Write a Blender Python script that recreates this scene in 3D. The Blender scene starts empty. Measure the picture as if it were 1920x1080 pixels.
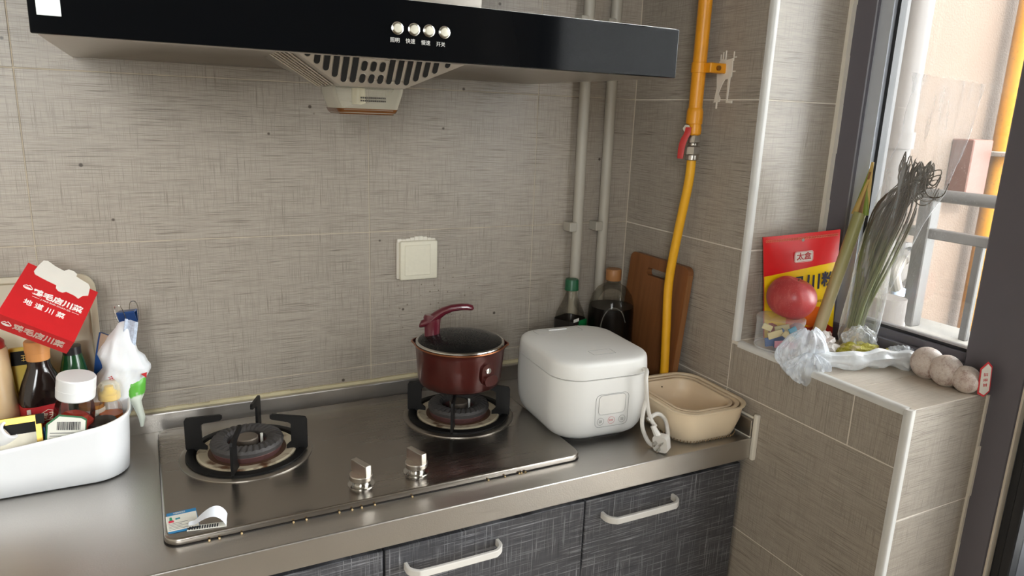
import bpy, bmesh, math, random
from mathutils import Vector, Matrix, noise
random.seed(7)
S = bpy.context.scene
COL = S.collection
PI = math.pi

# ------------------------------------------------------------------ camera
cam_data = bpy.data.cameras.new('camera')
cam = bpy.data.objects.new('camera', cam_data)
COL.objects.link(cam)
YAW, PITCH, ROLL = 0.4784, -0.2386, 0.0374
_f = Vector((math.sin(YAW)*math.cos(PITCH), math.cos(YAW)*math.cos(PITCH), math.sin(PITCH)))
_r = Vector((math.cos(YAW), -math.sin(YAW), 0))
_u = _r.cross(_f)
CR = math.cos(ROLL)*_r + math.sin(ROLL)*_u
CU = -math.sin(ROLL)*_r + math.cos(ROLL)*_u
CF = _f
M = Matrix((CR, CU, -CF)).transposed().to_4x4()
M.translation = (-1.0863, -1.4763, 1.4313)
cam.matrix_world = M
cam_data.sensor_width = 36
cam_data.lens = 1339.56/1920*36
cam_data.clip_start = 0.02
S.camera = cam

# ------------------------------------------------------------------ light
world = bpy.data.worlds.new('sky'); S.world = world
world.use_nodes = True
bg = world.node_tree.nodes['Background']
bg.inputs['Color'].default_value = (0.97, 0.975, 0.985, 1)
bg.inputs['Strength'].default_value = 11.0
sun_d = bpy.data.lights.new('sun', 'SUN'); sun = bpy.data.objects.new('sun', sun_d); COL.objects.link(sun)
sun_d.energy = 3.4; sun_d.color = (1.0, 0.9, 0.76); sun_d.angle = 0.009
sun.rotation_euler = Vector((0.05, 0.80, -0.62)).to_track_quat('-Z', 'Y').to_euler()
def portal(name, loc, rot, sx, sy):
    d = bpy.data.lights.new(name, 'AREA'); d.shape = 'RECTANGLE'; d.size = sx; d.size_y = sy
    d.cycles.is_portal = True
    o = bpy.data.objects.new(name, d); COL.objects.link(o); o.location = loc; o.rotation_euler = rot
portal('window_portal', (0.31, -0.60, 1.67), (0, PI/2, 0), 1.35, 0.36)
portal('door_portal', (0.31, -1.40, 1.18), (0, PI/2, 0), 2.22, 1.02)
portal('rear_portal', (-1.89, -2.87, 1.82), (PI/2, 0, 0), 0.82, 1.24)
S.view_settings.view_transform = 'Standard'
S.view_settings.look = 'None'
S.view_settings.gamma = 1
S.view_settings.use_curve_mapping = False
S.view_settings.exposure = 0.88
S.cycles.max_bounces = 10
S.cycles.diffuse_bounces = 5
S.cycles.glossy_bounces = 5
S.cycles.transparent_max_bounces = 24
S.cycles.caustics_reflective = False
S.cycles.caustics_refractive = False
S.cycles.sample_clamp_indirect = 6

# ------------------------------------------------------------------ helpers
def lin(r, g, b):
    def c(v):
        v /= 255.0
        return v/12.92 if v <= 0.04045 else ((v+0.055)/1.055)**2.4
    return (c(r), c(g), c(b), 1)

MATS = {}
class NT:
    def __init__(s, name):
        s.m = bpy.data.materials.new(name); s.m.use_nodes = True
        s.t = s.m.node_tree; s.b = s.t.nodes['Principled BSDF']; s.out = s.t.nodes['Material Output']
        MATS[name] = s.m
    def n(s, typ, **kw):
        o = s.t.nodes.new(typ)
        for k, v in kw.items(): setattr(o, k, v)
        return o
    def l(s, a, b): s.t.links.new(a, b)
    def math(s, op, a, b=None, c=None):
        o = s.n('ShaderNodeMath', operation=op)
        for i, v in enumerate((a, b, c)):
            if v is None: continue
            if isinstance(v, (int, float)): o.inputs[i].default_value = v
            else: s.l(v, o.inputs[i])
        return o.outputs[0]
    def noise(s, vec, scale=1, detail=2, rough=0.5):
        o = s.n('ShaderNodeTexNoise'); o.inputs['Scale'].default_value = scale
        o.inputs['Detail'].default_value = detail; o.inputs['Roughness'].default_value = rough
        s.l(vec, o.inputs['Vector']); return o.outputs['Fac']
    def ramp(s, fac, p0, p1, inv=False):
        o = s.n('ShaderNodeMapRange', interpolation_type='SMOOTHSTEP'); o.clamp = True
        s.l(fac, o.inputs['Value']); o.inputs['From Min'].default_value = p0; o.inputs['From Max'].default_value = p1
        o.inputs['To Min'].default_value = 1 if inv else 0; o.inputs['To Max'].default_value = 0 if inv else 1
        return o.outputs['Result']
    def mix(s, fac, a, b):
        o = s.n('ShaderNodeMix', data_type='RGBA')
        if isinstance(fac, (int, float)): o.inputs[0].default_value = fac
        else: s.l(fac, o.inputs[0])
        for i, v in ((6, a), (7, b)):
            if isinstance(v, tuple): o.inputs[i].default_value = v
            else: s.l(v, o.inputs[i])
        return o.outputs[2]
    def set(s, **kw):
        for k, v in kw.items(): s.b.inputs[k.replace('_', ' ')].default_value = v
    def bump(s, h, strength, dist=0.001):
        o = s.n('ShaderNodeBump'); o.inputs['Strength'].default_value = strength; o.inputs['Distance'].default_value = dist
        s.l(h, o.inputs['Height']); s.l(o.outputs[0], s.b.inputs['Normal'])
    def pos(s, sx=1, sy=1, sz=1, obj=False):
        if obj: src = s.n('ShaderNodeTexCoord').outputs['Object']
        else: src = s.n('ShaderNodeNewGeometry').outputs['Position']
        mp = s.n('ShaderNodeVectorMath', operation='MULTIPLY'); s.l(src, mp.inputs[0]); mp.inputs[1].default_value = (sx, sy, sz)
        return mp.outputs[0]

def mat(name, col, rough=0.5, metal=0.0, var=0.06, vscale=30, spec=0.5, coat=0.0, bump=0.0, bscale=200, sss=0.0, rvar=0.0):
    """a plain procedural material: colour with a little mottling"""
    if name in MATS: return MATS[name]
    t = NT(name); c = lin(*col)
    p = t.pos(obj=True)
    f = t.noise(p, vscale, 3)
    d = tuple(max(0, v*(1-var)) for v in c[:3]) + (1,)
    e = tuple(min(1, v*(1+var)) for v in c[:3]) + (1,)
    t.l(t.mix(f, d, e), t.b.inputs['Base Color'])
    t.set(Roughness=rough, Metallic=metal, Specular_IOR_Level=spec, Coat_Weight=coat)
    if sss:
        t.set(Subsurface_Weight=sss, Subsurface_Radius=(0.01, 0.008, 0.006))
    if rvar:
        r = t.math('MULTIPLY_ADD', t.noise(p, vscale*0.7, 4), rvar*2, rough-rvar); t.l(r, t.b.inputs['Roughness'])
    if bump: t.bump(t.noise(p, bscale, 3), bump)
    return t.m

def film(name, col=(240, 245, 250), base=0.10, edge=0.6, rough=0.18, wrinkle=0.0, wscale=40, tint=(1, 1, 1), fold=(1, 1, 1)):
    """thin clear plastic or glass: see-through face on, whiter at grazing angles"""
    t = NT(name)
    tr = t.n('ShaderNodeBsdfTransparent'); tr.inputs[0].default_value = tint + (1,)
    lw = t.n('ShaderNodeLayerWeight'); lw.inputs['Blend'].default_value = 0.35
    fac = t.math('MULTIPLY_ADD', lw.outputs['Facing'], edge, base)
    if wrinkle:
        w = t.ramp(t.noise(t.pos(*fold), wscale, 4, 0.6), 0.47, 0.75)
        fac = t.math('MULTIPLY_ADD', w, wrinkle, fac)
        t.bump(t.noise(t.pos(*fold), wscale, 2), 0.25, 0.003)
    fac = t.math('MINIMUM', fac, 0.95)
    t.set(Base_Color=lin(*col), Roughness=rough)
    mx = t.n('ShaderNodeMixShader'); t.l(fac, mx.inputs[0]); t.l(tr.outputs[0], mx.inputs[1]); t.l(t.b.outputs[0], mx.inputs[2])
    t.l(mx.outputs[0], t.out.inputs['Surface'])
    return t.m

def glassy(name, tint=(0.96, 0.97, 0.96), rough=0.03, ior=1.45, gain=1.0, base=0.0):
    """thin clear wall: transmission with a mirror share by Fresnel"""
    t = NT(name)
    tr = t.n('ShaderNodeBsdfTransparent'); tr.inputs[0].default_value = tint + (1,)
    gl = t.n('ShaderNodeBsdfGlossy'); gl.inputs['Roughness'].default_value = rough
    fr = t.n('ShaderNodeFresnel'); fr.inputs[0].default_value = ior
    mx = t.n('ShaderNodeMixShader'); t.l(t.math('MULTIPLY_ADD', fr.outputs[0], gain, base), mx.inputs[0])
    t.l(tr.outputs[0], mx.inputs[1]); t.l(gl.outputs[0], mx.inputs[2]); t.l(mx.outputs[0], t.out.inputs['Surface'])
    return t.m

def linen(name, ua, va, base, dark, light, grease=False, amount=0.85, rough=0.36, rot=False, lo=0.52):
    """woven linen print: fine dark and pale threads along u and fewer along v"""
    t = NT(name)
    sc = {'x': 0, 'y': 1, 'z': 2}
    sep = t.n('ShaderNodeSeparateXYZ'); t.l(t.n('ShaderNodeNewGeometry').outputs['Position'], sep.inputs[0])
    U, V = sep.outputs[sc[ua]], sep.outputs[sc[va]]
    if rot: U, V = V, U
    def streak(su, sv, off, p0, p1, det=2):
        cb = t.n('ShaderNodeCombineXYZ')
        t.l(t.math('MULTIPLY', U, su), cb.inputs[0]); t.l(t.math('MULTIPLY', V, sv), cb.inputs[1]); cb.inputs[2].default_value = off
        return t.ramp(t.noise(cb.outputs[0], 1, det, 0.6), p0, p1)
    h = streak(9, 900, 0, lo+0.035, lo+0.10)
    h2 = streak(22, 1700, 3.3, lo+0.02, lo+0.14)
    v = streak(1000, 14, 7.7, lo+0.05, lo+0.12)
    patch = streak(9, 13, 11.0, 0.36, 0.66)
    inv = t.math('SUBTRACT', 1.0, patch)
    lh = t.math('MAXIMUM', streak(12, 900, 20.1, 0.55, 0.66), t.math('MULTIPLY', streak(900, 14, 27.1, 0.56, 0.66), 0.7))
    hh = t.math('MAXIMUM', t.math('MULTIPLY', h, t.math('MULTIPLY_ADD', patch, 0.6, 0.4)), t.math('MULTIPLY', h2, 0.6))
    vv = t.math('MULTIPLY', v, t.math('MULTIPLY_ADD', inv, 0.55, 0.15))
    d = t.math('MULTIPLY', t.math('MAXIMUM', hh, vv), amount)
    cl = t.noise(t.pos(2.2, 2.2, 2.2), 1, 3)
    b2 = tuple(c*0.86 for c in lin(*base)[:3]) + (1,)
    col = t.mix(cl, lin(*base), b2)
    col = t.mix(t.math('MULTIPLY', lh, 0.45), col, lin(*light))
    col = t.mix(d, col, lin(*dark))
    if grease:
        vo = t.n('ShaderNodeTexVoronoi'); vo.inputs['Scale'].default_value = 22; t.l(t.pos(), vo.inputs['Vector'])
        dot = t.ramp(vo.outputs['Distance'], 0.05, 0.10, True)
        sp = t.n('ShaderNodeSeparateColor'); t.l(vo.outputs['Color'], sp.inputs[0])
        keep = t.math('GREATER_THAN', sp.outputs[0], 0.72)
        col = t.mix(t.math('MULTIPLY', t.math('MULTIPLY', dot, keep), 0.85), col, lin(52, 40, 28))
        vo2 = t.n('ShaderNodeTexVoronoi'); vo2.inputs['Scale'].default_value = 95; t.l(t.pos(), vo2.inputs['Vector'])
        sp2 = t.n('ShaderNodeSeparateColor'); t.l(vo2.outputs['Color'], sp2.inputs[0])
        dot2 = t.math('MULTIPLY', t.ramp(vo2.outputs['Distance'], 0.10, 0.22, True), t.math('GREATER_THAN', sp2.outputs[0], 0.6))
        ds = t.n('ShaderNodeVectorMath', operation='DISTANCE'); t.l(t.pos(), ds.inputs[0]); ds.inputs[1].default_value = (-0.52, 0, 1.02)
        near = t.ramp(ds.outputs['Value'], 0.03, 0.17, True)
        col = t.mix(t.math('MULTIPLY', t.math('MULTIPLY', dot2, near), 0.7), col, lin(70, 52, 30))
    t.l(col, t.b.inputs['Base Color'])
    t.set(Roughness=rough, Specular_IOR_Level=0.45)
    t.bump(d, -0.25, 0.0006)
    return t.m

def steel(name, col=(172, 166, 158), rough=0.30, sx=4, sy=300, sz=300, dots=False):
    t = NT(name)
    f = t.noise(t.pos(sx, sy, sz), 1, 3)
    c = lin(*col); d = tuple(v*0.86 for v in c[:3])+(1,)
    g = t.noise(t.pos(3, 3, 3), 1, 4)
    t.l(t.mix(g, d, c), t.b.inputs['Base Color'])
    t.set(Metallic=1.0)
    r = t.math('ADD', t.math('MULTIPLY_ADD', f, 0.10, rough-0.05), t.math('MULTIPLY', g, 0.10))
    t.l(r, t.b.inputs['Roughness'])
    if dots:
        vo = t.n('ShaderNodeTexVoronoi'); vo.inputs['Scale'].default_value = 330; t.l(t.pos(), vo.inputs['Vector'])
        t.bump(t.ramp(vo.outputs['Distance'], 0.2, 0.6), 0.12, 0.0004)
    else:
        t.bump(f, 0.006, 0.0003)
    return t.m

class MB:
    def __init__(s): s.v = []; s.f = []; s.mi = []; s.cur = 0; s.flat = False
    def add(s, vs, fs, mi=None):
        k = len(s.v); s.v += [Vector(p) for p in vs]; s.f += [tuple(i+k for i in f) for f in fs]
        s.mi += [s.cur if mi is None else mi]*len(fs); return s
    def box(s, x0, x1, y0, y1, z0, z1, T=None, mi=None):
        vs = [Vector((x, y, z)) for z in (z0, z1) for y in (y0, y1) for x in (x0, x1)]
        if T is not None: vs = [T @ p for p in vs]
        return s.add(vs, [(0, 2, 3, 1), (4, 5, 7, 6), (0, 1, 5, 4), (2, 6, 7, 3), (0, 4, 6, 2), (1, 3, 7, 5)], mi)
    def bm(s, bm, T=None, mi=None):
        bm.verts.index_update()
        vs = [v.co.copy() for v in bm.verts]
        if T is not None: vs = [T @ p for p in vs]
        s.add(vs, [tuple(v.index for v in f.verts) for f in bm.faces], mi); bm.free(); return s
    def rbox(s, x0, x1, y0, y1, z0, z1, r, seg=2, T=None, mi=None):
        s.flat = True
        b = bmesh.new(); bmesh.ops.create_cube(b, size=1)
        for v in b.verts: v.co = Vector(((x0+x1)/2+v.co.x*(x1-x0), (y0+y1)/2+v.co.y*(y1-y0), (z0+z1)/2+v.co.z*(z1-z0)))
        bmesh.ops.bevel(b, geom=list(b.edges), offset=r, segments=seg, affect='EDGES', profile=0.5, clamp_overlap=True)
        return s.bm(b, T, mi)
    def rings(s, rings, cap0=True, cap1=True, closed=False, mi=None):
        n = len(rings[0]); vs = [p for r in rings for p in r]; fs = []
        m = len(rings)
        for i in range(m if closed else m-1):
            j = (i+1) % m
            for k in range(n):
                fs.append((i*n+k, i*n+(k+1) % n, j*n+(k+1) % n, j*n+k))
        if not closed:
            if cap0: fs.append(tuple(range(n-1, -1, -1)))
            if cap1: fs.append(tuple((m-1)*n+k for k in range(n)))
        return s.add(vs, fs, mi)
    def lathe(s, c, prof, n=32, T=None, cap0=True, cap1=True, wob=None, mi=None):
        c = Vector(c); R = []
        for (r, z) in prof:
            ring = []
            for k in range(n):
                a = 2*PI*k/n; rr = max(r, 1e-5)
                if wob: rr *= wob(a, z)
                p = Vector((rr*math.cos(a), rr*math.sin(a), z))
                if T is not None: p = T @ p
                ring.append(c+p)
            R.append(ring)
        return s.rings(R, cap0, cap1, mi=mi)
    def tube(s, pts, r, n=10, caps=True, fn=None, closed=False, mi=None):
        pts = [Vector(p) for p in pts]; m = len(pts)
        rs = r if isinstance(r, (list, tuple)) else [r]*m
        R = []; prev = None
        for i in range(m):
            if closed: t = pts[(i+1) % m]-pts[i-1]
            else: t = pts[min(i+1, m-1)]-pts[max(i-1, 0)]
            t.normalize()
            if prev is None:
                a = Vector((0, 0, 1)) if abs(t.z) < 0.9 else Vector((1, 0, 0))
                u = t.cross(a).normalized()
            else:
                u = prev - t*prev.dot(t); u.normalize()
            w = t.cross(u); prev = u
            R.append([pts[i]+(u*math.cos(2*PI*k/n)+w*math.sin(2*PI*k/n))*rs[i]*(fn(i/(m-1), 2*PI*k/n) if fn else 1) for k in range(n)])
        return s.rings(R, caps, caps, closed, mi)
    def prism(s, poly, T, h, mi=None):
        """extrude a 2-D outline from z=0 to z=h in the frame T"""
        n = len(poly)
        vs = [T @ Vector((a, b, 0)) for a, b in poly]+[T @ Vector((a, b, h)) for a, b in poly]
        fs = [tuple(range(n-1, -1, -1)), tuple(range(n, 2*n))]+[(k, (k+1) % n, n+(k+1) % n, n+k) for k in range(n)]
        return s.add(vs, fs, mi)
    def grid(s, fn, nu, nv, thick=0.0, mi=None):
        P = [[Vector(fn(i/nu, j/nv)) for i in range(nu+1)] for j in range(nv+1)]
        w = nu+1
        top = [p for row in P for p in row]
        fs = [(j*w+i, j*w+i+1, (j+1)*w+i+1, (j+1)*w+i) for j in range(nv) for i in range(nu)]
        if not thick: return s.add(top, fs, mi)
        N = []
        for j in range(nv+1):
            for i in range(nu+1):
                a = P[j][min(i+1, nu)]-P[j][max(i-1, 0)]; b = P[min(j+1, nv)][i]-P[max(j-1, 0)][i]
                q = a.cross(b); N.append(q.normalized() if q.length > 1e-12 else Vector((0, 0, 1)))
        bot = [p-q*thick for p, q in zip(top, N)]; k = len(top)
        fs2 = [tuple(x+k for x in reversed(f)) for f in fs]
        rim = [i for i in range(nu)]+[nu+j*w for j in range(nv)]+[nv*w+nu-i for i in range(nu)]+[(nv-j)*w for j in range(nv)]
        fr = [(rim[(i+1) % len(rim)], rim[i], rim[i]+k, rim[(i+1) % len(rim)]+k) for i in range(len(rim))]
        return s.add(top+bot, fs+fs2+fr, mi)
    def build(s, name, m, parent=None, smooth=True, angle=28, sub=0):
        me = bpy.data.meshes.new(name)
        off = OFF.get(parent.name, Vector()) if parent else OFF.get('_cur', Vector())
        me.from_pydata([tuple(p-off) for p in s.v], [], s.f)
        ml = m if isinstance(m, (list, tuple)) else [m]
        for q in ml: me.materials.append(q)
        if len(ml) > 1:
            for p, i in zip(me.polygons, s.mi): p.material_index = i
        b = bmesh.new(); b.from_mesh(me); bmesh.ops.recalc_face_normals(b, faces=b.faces); b.to_mesh(me); b.free()
        if smooth:
            for p in me.polygons: p.use_smooth = True
            me.set_sharp_from_angle(angle=math.radians(min(angle, 20) if s.flat else angle))
        o = bpy.data.objects.new(name, me); COL.objects.link(o)
        if parent:
            o.parent = parent; OFF[o.name] = off
        else:
            o.location = off; OFF[o.name] = off.copy()
        if sub:
            md = o.modifiers.new('smooth', 'SUBSURF'); md.levels = sub; md.render_levels = sub
        return o
OFF = {}
def tag(o, label, cat, group=None):
    o['label'] = label; o['category'] = cat
    if group: o['group'] = group
    return o
def thing(name, label, cat, loc, group=None):
    o = bpy.data.objects.new(name, None); COL.objects.link(o); o.location = loc; o.empty_display_size = 0.02
    OFF[o.name] = Vector(loc)
    return tag(o, label, cat, group)
def single(mb, name, m, label, cat, loc, group=None, **kw):
    OFF['_cur'] = Vector(loc); o = mb.build(name, m, None, **kw); OFF['_cur'] = Vector()
    return tag(o, label, cat, group)
def struct(mb, name, m, **kw):
    o = mb.build(name, m, None, **kw); o['kind'] = 'structure'; return o
def rr(cx, cy, z, w, d, r, n=6, th=0.0):
    r = min(r, w/2-1e-5, d/2-1e-5); P = []
    for sx, sy, a0 in ((1, 1, 0), (-1, 1, 90), (-1, -1, 180), (1, -1, 270)):
        for k in range(n+1):
            a = math.radians(a0+90*k/n); x = sx*(w/2-r)+r*math.cos(a); y = sy*(d/2-r)+r*math.sin(a)
            P.append(Vector((cx+x*math.cos(th)-y*math.sin(th), cy+x*math.sin(th)+y*math.cos(th), z)))
    return P
def frame(o, ex, ey):
    ex = Vector(ex).normalized(); ey = Vector(ey); ey = (ey-ex*ey.dot(ex)).normalized(); ez = ex.cross(ey)
    T = Matrix((ex, ey, ez)).transposed().to_4x4(); T.translation = Vector(o); return T
def text(body, size, T, m, parent, name='lettering', depth=0.0003, align='CENTER', sx=1.0, bold=0.0, spacing=1.0):
    c = bpy.data.curves.new('tmp', 'FONT'); c.body = body; c.size = size; c.align_x = align; c.align_y = 'CENTER'
    c.resolution_u = 2; c.extrude = depth; c.offset = bold; c.space_character = spacing
    o = bpy.data.objects.new('tmp', c); COL.objects.link(o)
    dg = bpy.context.evaluated_depsgraph_get(); dg.update()
    me = bpy.data.meshes.new_from_object(o.evaluated_get(dg))
    bpy.data.objects.remove(o); bpy.data.curves.remove(c)
    off = OFF.get(parent.name, Vector())
    for v in me.vertices:
        v.co = (T @ Vector((v.co.x*sx, v.co.y, v.co.z)))-off
    me.name = name; me.materials.clear(); me.materials.append(m)
    q = bpy.data.objects.new(name, me); COL.objects.link(q); q.parent = parent; OFF[q.name] = off
    return q
def marks(size, T, m, parent, n=1, name='printed_mark'):
    """small strokes where the print is too blurred to read"""
    rnd = random.Random(int(size*1e5)+n); mb = MB(); h = size*0.8
    for k in range(n):
        x0 = (k-n/2+0.5)*size
        for j in range(3): mb.box(x0-h*0.42, x0+h*rnd.uniform(0.2, 0.42), h*(-0.38+0.33*j), h*(-0.30+0.33*j), -0.0003, 0.0003, T)
        for j in range(2): mb.box(x0+h*(-0.22+0.36*j), x0+h*(-0.14+0.36*j), -h*0.45, h*rnd.uniform(0.2, 0.48), -0.0003, 0.0003, T)
    return mb.build(name, m, parent, smooth=False)
def arc(c, r, a0, a1, n=8):
    return [(c[0]+r*math.cos(math.radians(a0+(a1-a0)*k/n)), c[1]+r*math.sin(math.radians(a0+(a1-a0)*k/n))) for k in range(n+1)]
def rpoly(w, h, r, n=5, cx=0, cy=0):
    return [(p.x, p.y) for p in rr(cx, cy, 0, w, h, r, n)]
def spline(pts, n=8):
    pts = [Vector(p) for p in pts]; out = []
    q = [2*pts[0]-pts[1]]+pts+[2*pts[-1]-pts[-2]]
    for i in range(1, len(q)-2):
        a, b, c, d = q[i-1:i+3]
        for k in range(n):
            t = k/n
            out.append(0.5*((2*b)+(c-a)*t+(2*a-5*b+4*c-d)*t*t+(3*b-a-3*c+d)*t**3))
    out.append(pts[-1]); return out
def nz(p, s): return noise.noise(Vector(p)*s)
XA, YA, ZA = Vector((1, 0, 0)), Vector((0, 1, 0)), Vector((0, 0, 1))
FRONT = lambda x, y, z: frame((x, y, z), (1, 0, 0), (0, 0, 1))     # a frame facing -y

# ------------------------------------------------------------------ materials
TB, TD, TL = (172, 162, 150), (99, 90, 80), (191, 182, 170)
tile_back = linen('tile_back', 'x', 'z', TB, TD, TL, grease=True)
tile_right = linen('tile_right', 'y', 'z', TB, TD, TL)
tile_turned = linen('tile_turned', 'y', 'z', TB, TD, TL, rot=True)
tile_reveal = linen('tile_reveal', 'x', 'z', TB, TD, TL)
tile_sill_lit = linen('tile_sill_lit', 'x', 'y', (206, 196, 182), (136, 118, 100), (214, 206, 194), amount=0.5, rough=0.5)  # tile colour brightened to stand for window light on the sill
grout_dirty = mat('grout_dirty', (196, 184, 164), 0.8, var=0.3, vscale=14)
grout = mat('grout', (222, 214, 202), 0.8, var=0.12, vscale=60)
plaster = mat('plaster', (205, 198, 186), 0.85)
white_trim = mat('white_trim', (214, 213, 210), 0.35)
caulk = mat('caulk', (226, 220, 208), 0.6, bump=0.4, bscale=120)
counter_steel = steel('counter_steel', (204, 200, 195), 0.32, 5, 260, 260, dots=True)
hob_steel = steel('hob_steel', (166, 160, 153), 0.20, 6, 280, 280)
hood_steel = steel('hood_steel', (196, 190, 182), 0.26, 4, 200, 200)
chrome = mat('chrome', (200, 198, 194), 0.16, 1.0, var=0.05)
knob_metal = mat('knob_metal', (196, 190, 182), 0.3, 1.0, var=0.05)
black_glass = mat('black_glass', (8, 9, 11), 0.08, var=0.0, spec=0.10)
black_iron = mat('black_iron', (14, 13, 13), 0.5, var=0.2, vscale=80, spec=0.25)
dark_hole = mat('dark_hole', (12, 11, 10), 0.7)
frame_grey = mat('frame_grey', (100, 97, 105), 0.38, var=0.04)
frame_light = mat('frame_light', (190, 196, 206), 0.35, 0.2)
rubber = mat('rubber', (24, 24, 28), 0.5)
cab_dark = linen('cab_dark', 'x', 'z', (58, 58, 63), (40, 40, 44), (92, 92, 98), amount=0.8, rough=0.4)
def cab_material():
    t = NT('cabinet_front')
    sep = t.n('ShaderNodeSeparateXYZ'); t.l(t.n('ShaderNodeNewGeometry').outputs['Position'], sep.inputs[0])
    U, V = sep.outputs[0], sep.outputs[2]
    def st(su, sv, off, p0, p1):
        cb = t.n('ShaderNodeCombineXYZ'); t.l(t.math('MULTIPLY', U, su), cb.inputs[0]); t.l(t.math('MULTIPLY', V, sv), cb.inputs[1]); cb.inputs[2].default_value = off
        return t.ramp(t.noise(cb.outputs[0], 1, 3, 0.65), p0, p1)
    h = st(9, 330, 0, 0.50, 0.72); v = st(300, 8, 5, 0.52, 0.74); pa = st(10, 10, 9, 0.3, 0.7)
    w = t.math('MAXIMUM', t.math('MULTIPLY', h, t.math('MULTIPLY_ADD', pa, 0.6, 0.35)), t.math('MULTIPLY', v, t.math('SUBTRACT', 1.05, pa)))
    c = t.mix(t.math('MULTIPLY', w, 0.75), lin(66, 66, 70), lin(182, 182, 186))
    dk = t.math('MAXIMUM', st(8, 260, 15, 0.54, 0.7), st(240, 8, 19, 0.56, 0.72))
    c = t.mix(t.math('MULTIPLY', dk, 0.7), c, lin(36, 36, 39))
    t.l(c, t.b.inputs['Base Color']); t.set(Roughness=0.45)
    return t.m
cab_front = cab_material()
handle_mat = mat('handle_mat', (214, 210, 204), 0.35, var=0.03)
white_plastic = mat('white_plastic', (236, 236, 236), 0.32, var=0.02)
cooker_white = mat('cooker_white', (238, 237, 234), 0.34, var=0.015)
cooker_line = mat('cooker_line', (168, 166, 164), 0.5)
cooker_pink = mat('cooker_pink', (214, 150, 150), 0.5)
beige_plastic = mat('beige_plastic', (232, 212, 182), 0.36, var=0.03)
beige_inner = mat('beige_inner', (226, 204, 174), 0.4, var=0.03)
conduit_mat = mat('conduit_mat', (176, 170, 158), 0.45)
switch_mat = mat('switch_mat', (226, 220, 200), 0.4, var=0.06, vscale=120)
yellow_pipe = mat('yellow_pipe', (226, 150, 22), 0.38, var=0.08, vscale=40)
yellow_hose = mat('yellow_hose', (232, 170, 26), 0.42, var=0.06)
valve_red = mat('valve_red', (182, 40, 36), 0.45, var=0.1)
nickel = mat('nickel', (168, 162, 154), 0.28, 1.0, var=0.1)

# ------------------------------------------------------------------ the room
LX, RY, CZ = -2.40, -2.85, 2.50
struct(MB().box(LX-0.1, 2.6, RY-0.1, 0.35, -0.12, 0.0), 'floor', mat('floor_tile', (170, 158, 142), 0.35, var=0.08), smooth=False)
struct(MB().box(LX-0.1, 0.30, RY-0.1, 0.1, CZ, CZ+0.1), 'ceiling', mat('ceiling_white', (226, 224, 220), 0.8), smooth=False)
GW = 0.0026     # grout joint on the side wall
GWB = 0.0017    # tighter on the back wall
def tile(parent, m, x0, x1, y0, y1, z0, z1, axis, depth=0.006):
    """one wall tile; the joint shows between neighbours"""
    g = (GWB if parent.name == 'wall_back' else GW)/2
    if axis == 'y': mb = MB().rbox(x0+g, x1-g, y0, y1, z0+g, z1-g, 0.0007, 1)
    elif axis == 'x': mb = MB().rbox(x0, x1, y0+g, y1-g, z0+g, z1-g, 0.0007, 1)
    else: mb = MB().rbox(x0+g, x1-g, y0+g, y1-g, z0, z1, 0.0007, 1)
    return mb.build('tile', m, parent, smooth=False)
wb = struct(MB().box(LX-0.1, 0.28, 0.0012, 0.20, -0.1, CZ), 'wall_back', grout_dirty, smooth=False)
rows = [0.5762, 0.8762, 1.1762, 1.4762, 1.7762, 2.0762, 2.3762, 2.50]
cols = [LX, -1.8642, -1.2657, -0.6672, -0.2710, 0.0]
for i in range(len(cols)-1):
    for j in range(len(rows)-1):
        tile(wb, tile_back, cols[i], cols[i+1], 0.0, 0.006, rows[j], rows[j+1], 'y')
RVL = -0.415       # window reveal plane
LOW = -0.810       # end of the low wall
SILL = 0.9835
WF = 0.216         # inner face of the window frame
DE = -1.92         # door end
mb = MB()
mb.box(0.0012, 0.30, RVL+0.0012, 0.1, -0.1, CZ)
mb.box(0.0012, 0.30, LOW+0.0012, RVL+0.002, -0.1, SILL-0.0012)
mb.box(0.0012, 0.30, DE, RVL+0.002, 2.35, CZ)
mb.box(0.0012, 0.30, RY-0.1, DE, -0.1, CZ)
wr = struct(mb, 'wall_right', grout, smooth=False)
rrows = [0.0, 0.2762]+rows
for j in range(len(rrows)-1):
    tile(wr, tile_right, 0.0, 0.006, -0.4046, 0.0, rrows[j], rrows[j+1], 'x')
tile(wr, tile_turned, 0.0, 0.006, -0.7065, -0.4046, 0.8762, SILL-0.006, 'x')
tile(wr, tile_turned, 0.0, 0.006, -0.803, -0.7065, 0.8762, SILL-0.006, 'x')
for j in range(3):
    tile(wr, tile_right, 0.0, 0.006, -0.803, -0.4046, rrows[j], rrows[j+1], 'x')
for z0, z1 in ((0.178, 0.478), (0.478, 0.778), (0.778, SILL)):
    tile(wr, tile_reveal, 0.012, WF, LOW, LOW+0.006, z0, z1, 'y')
for z0, z1 in ((SILL, 1.1762), (1.1762, 1.4762), (1.4762, 1.7762), (1.7762, 2.0762), (2.0762, 2.35)):
    tile(wr, tile_reveal, 0.012, WF, RVL, RVL+0.006, z0, z1, 'y')
for y0, y1 in ((-0.700, RVL), (LOW, -0.700)):
    tile(wr, tile_sill_lit, 0.010, WF+0.02, y0, y1, SILL-0.006, SILL, 'z')
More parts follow.
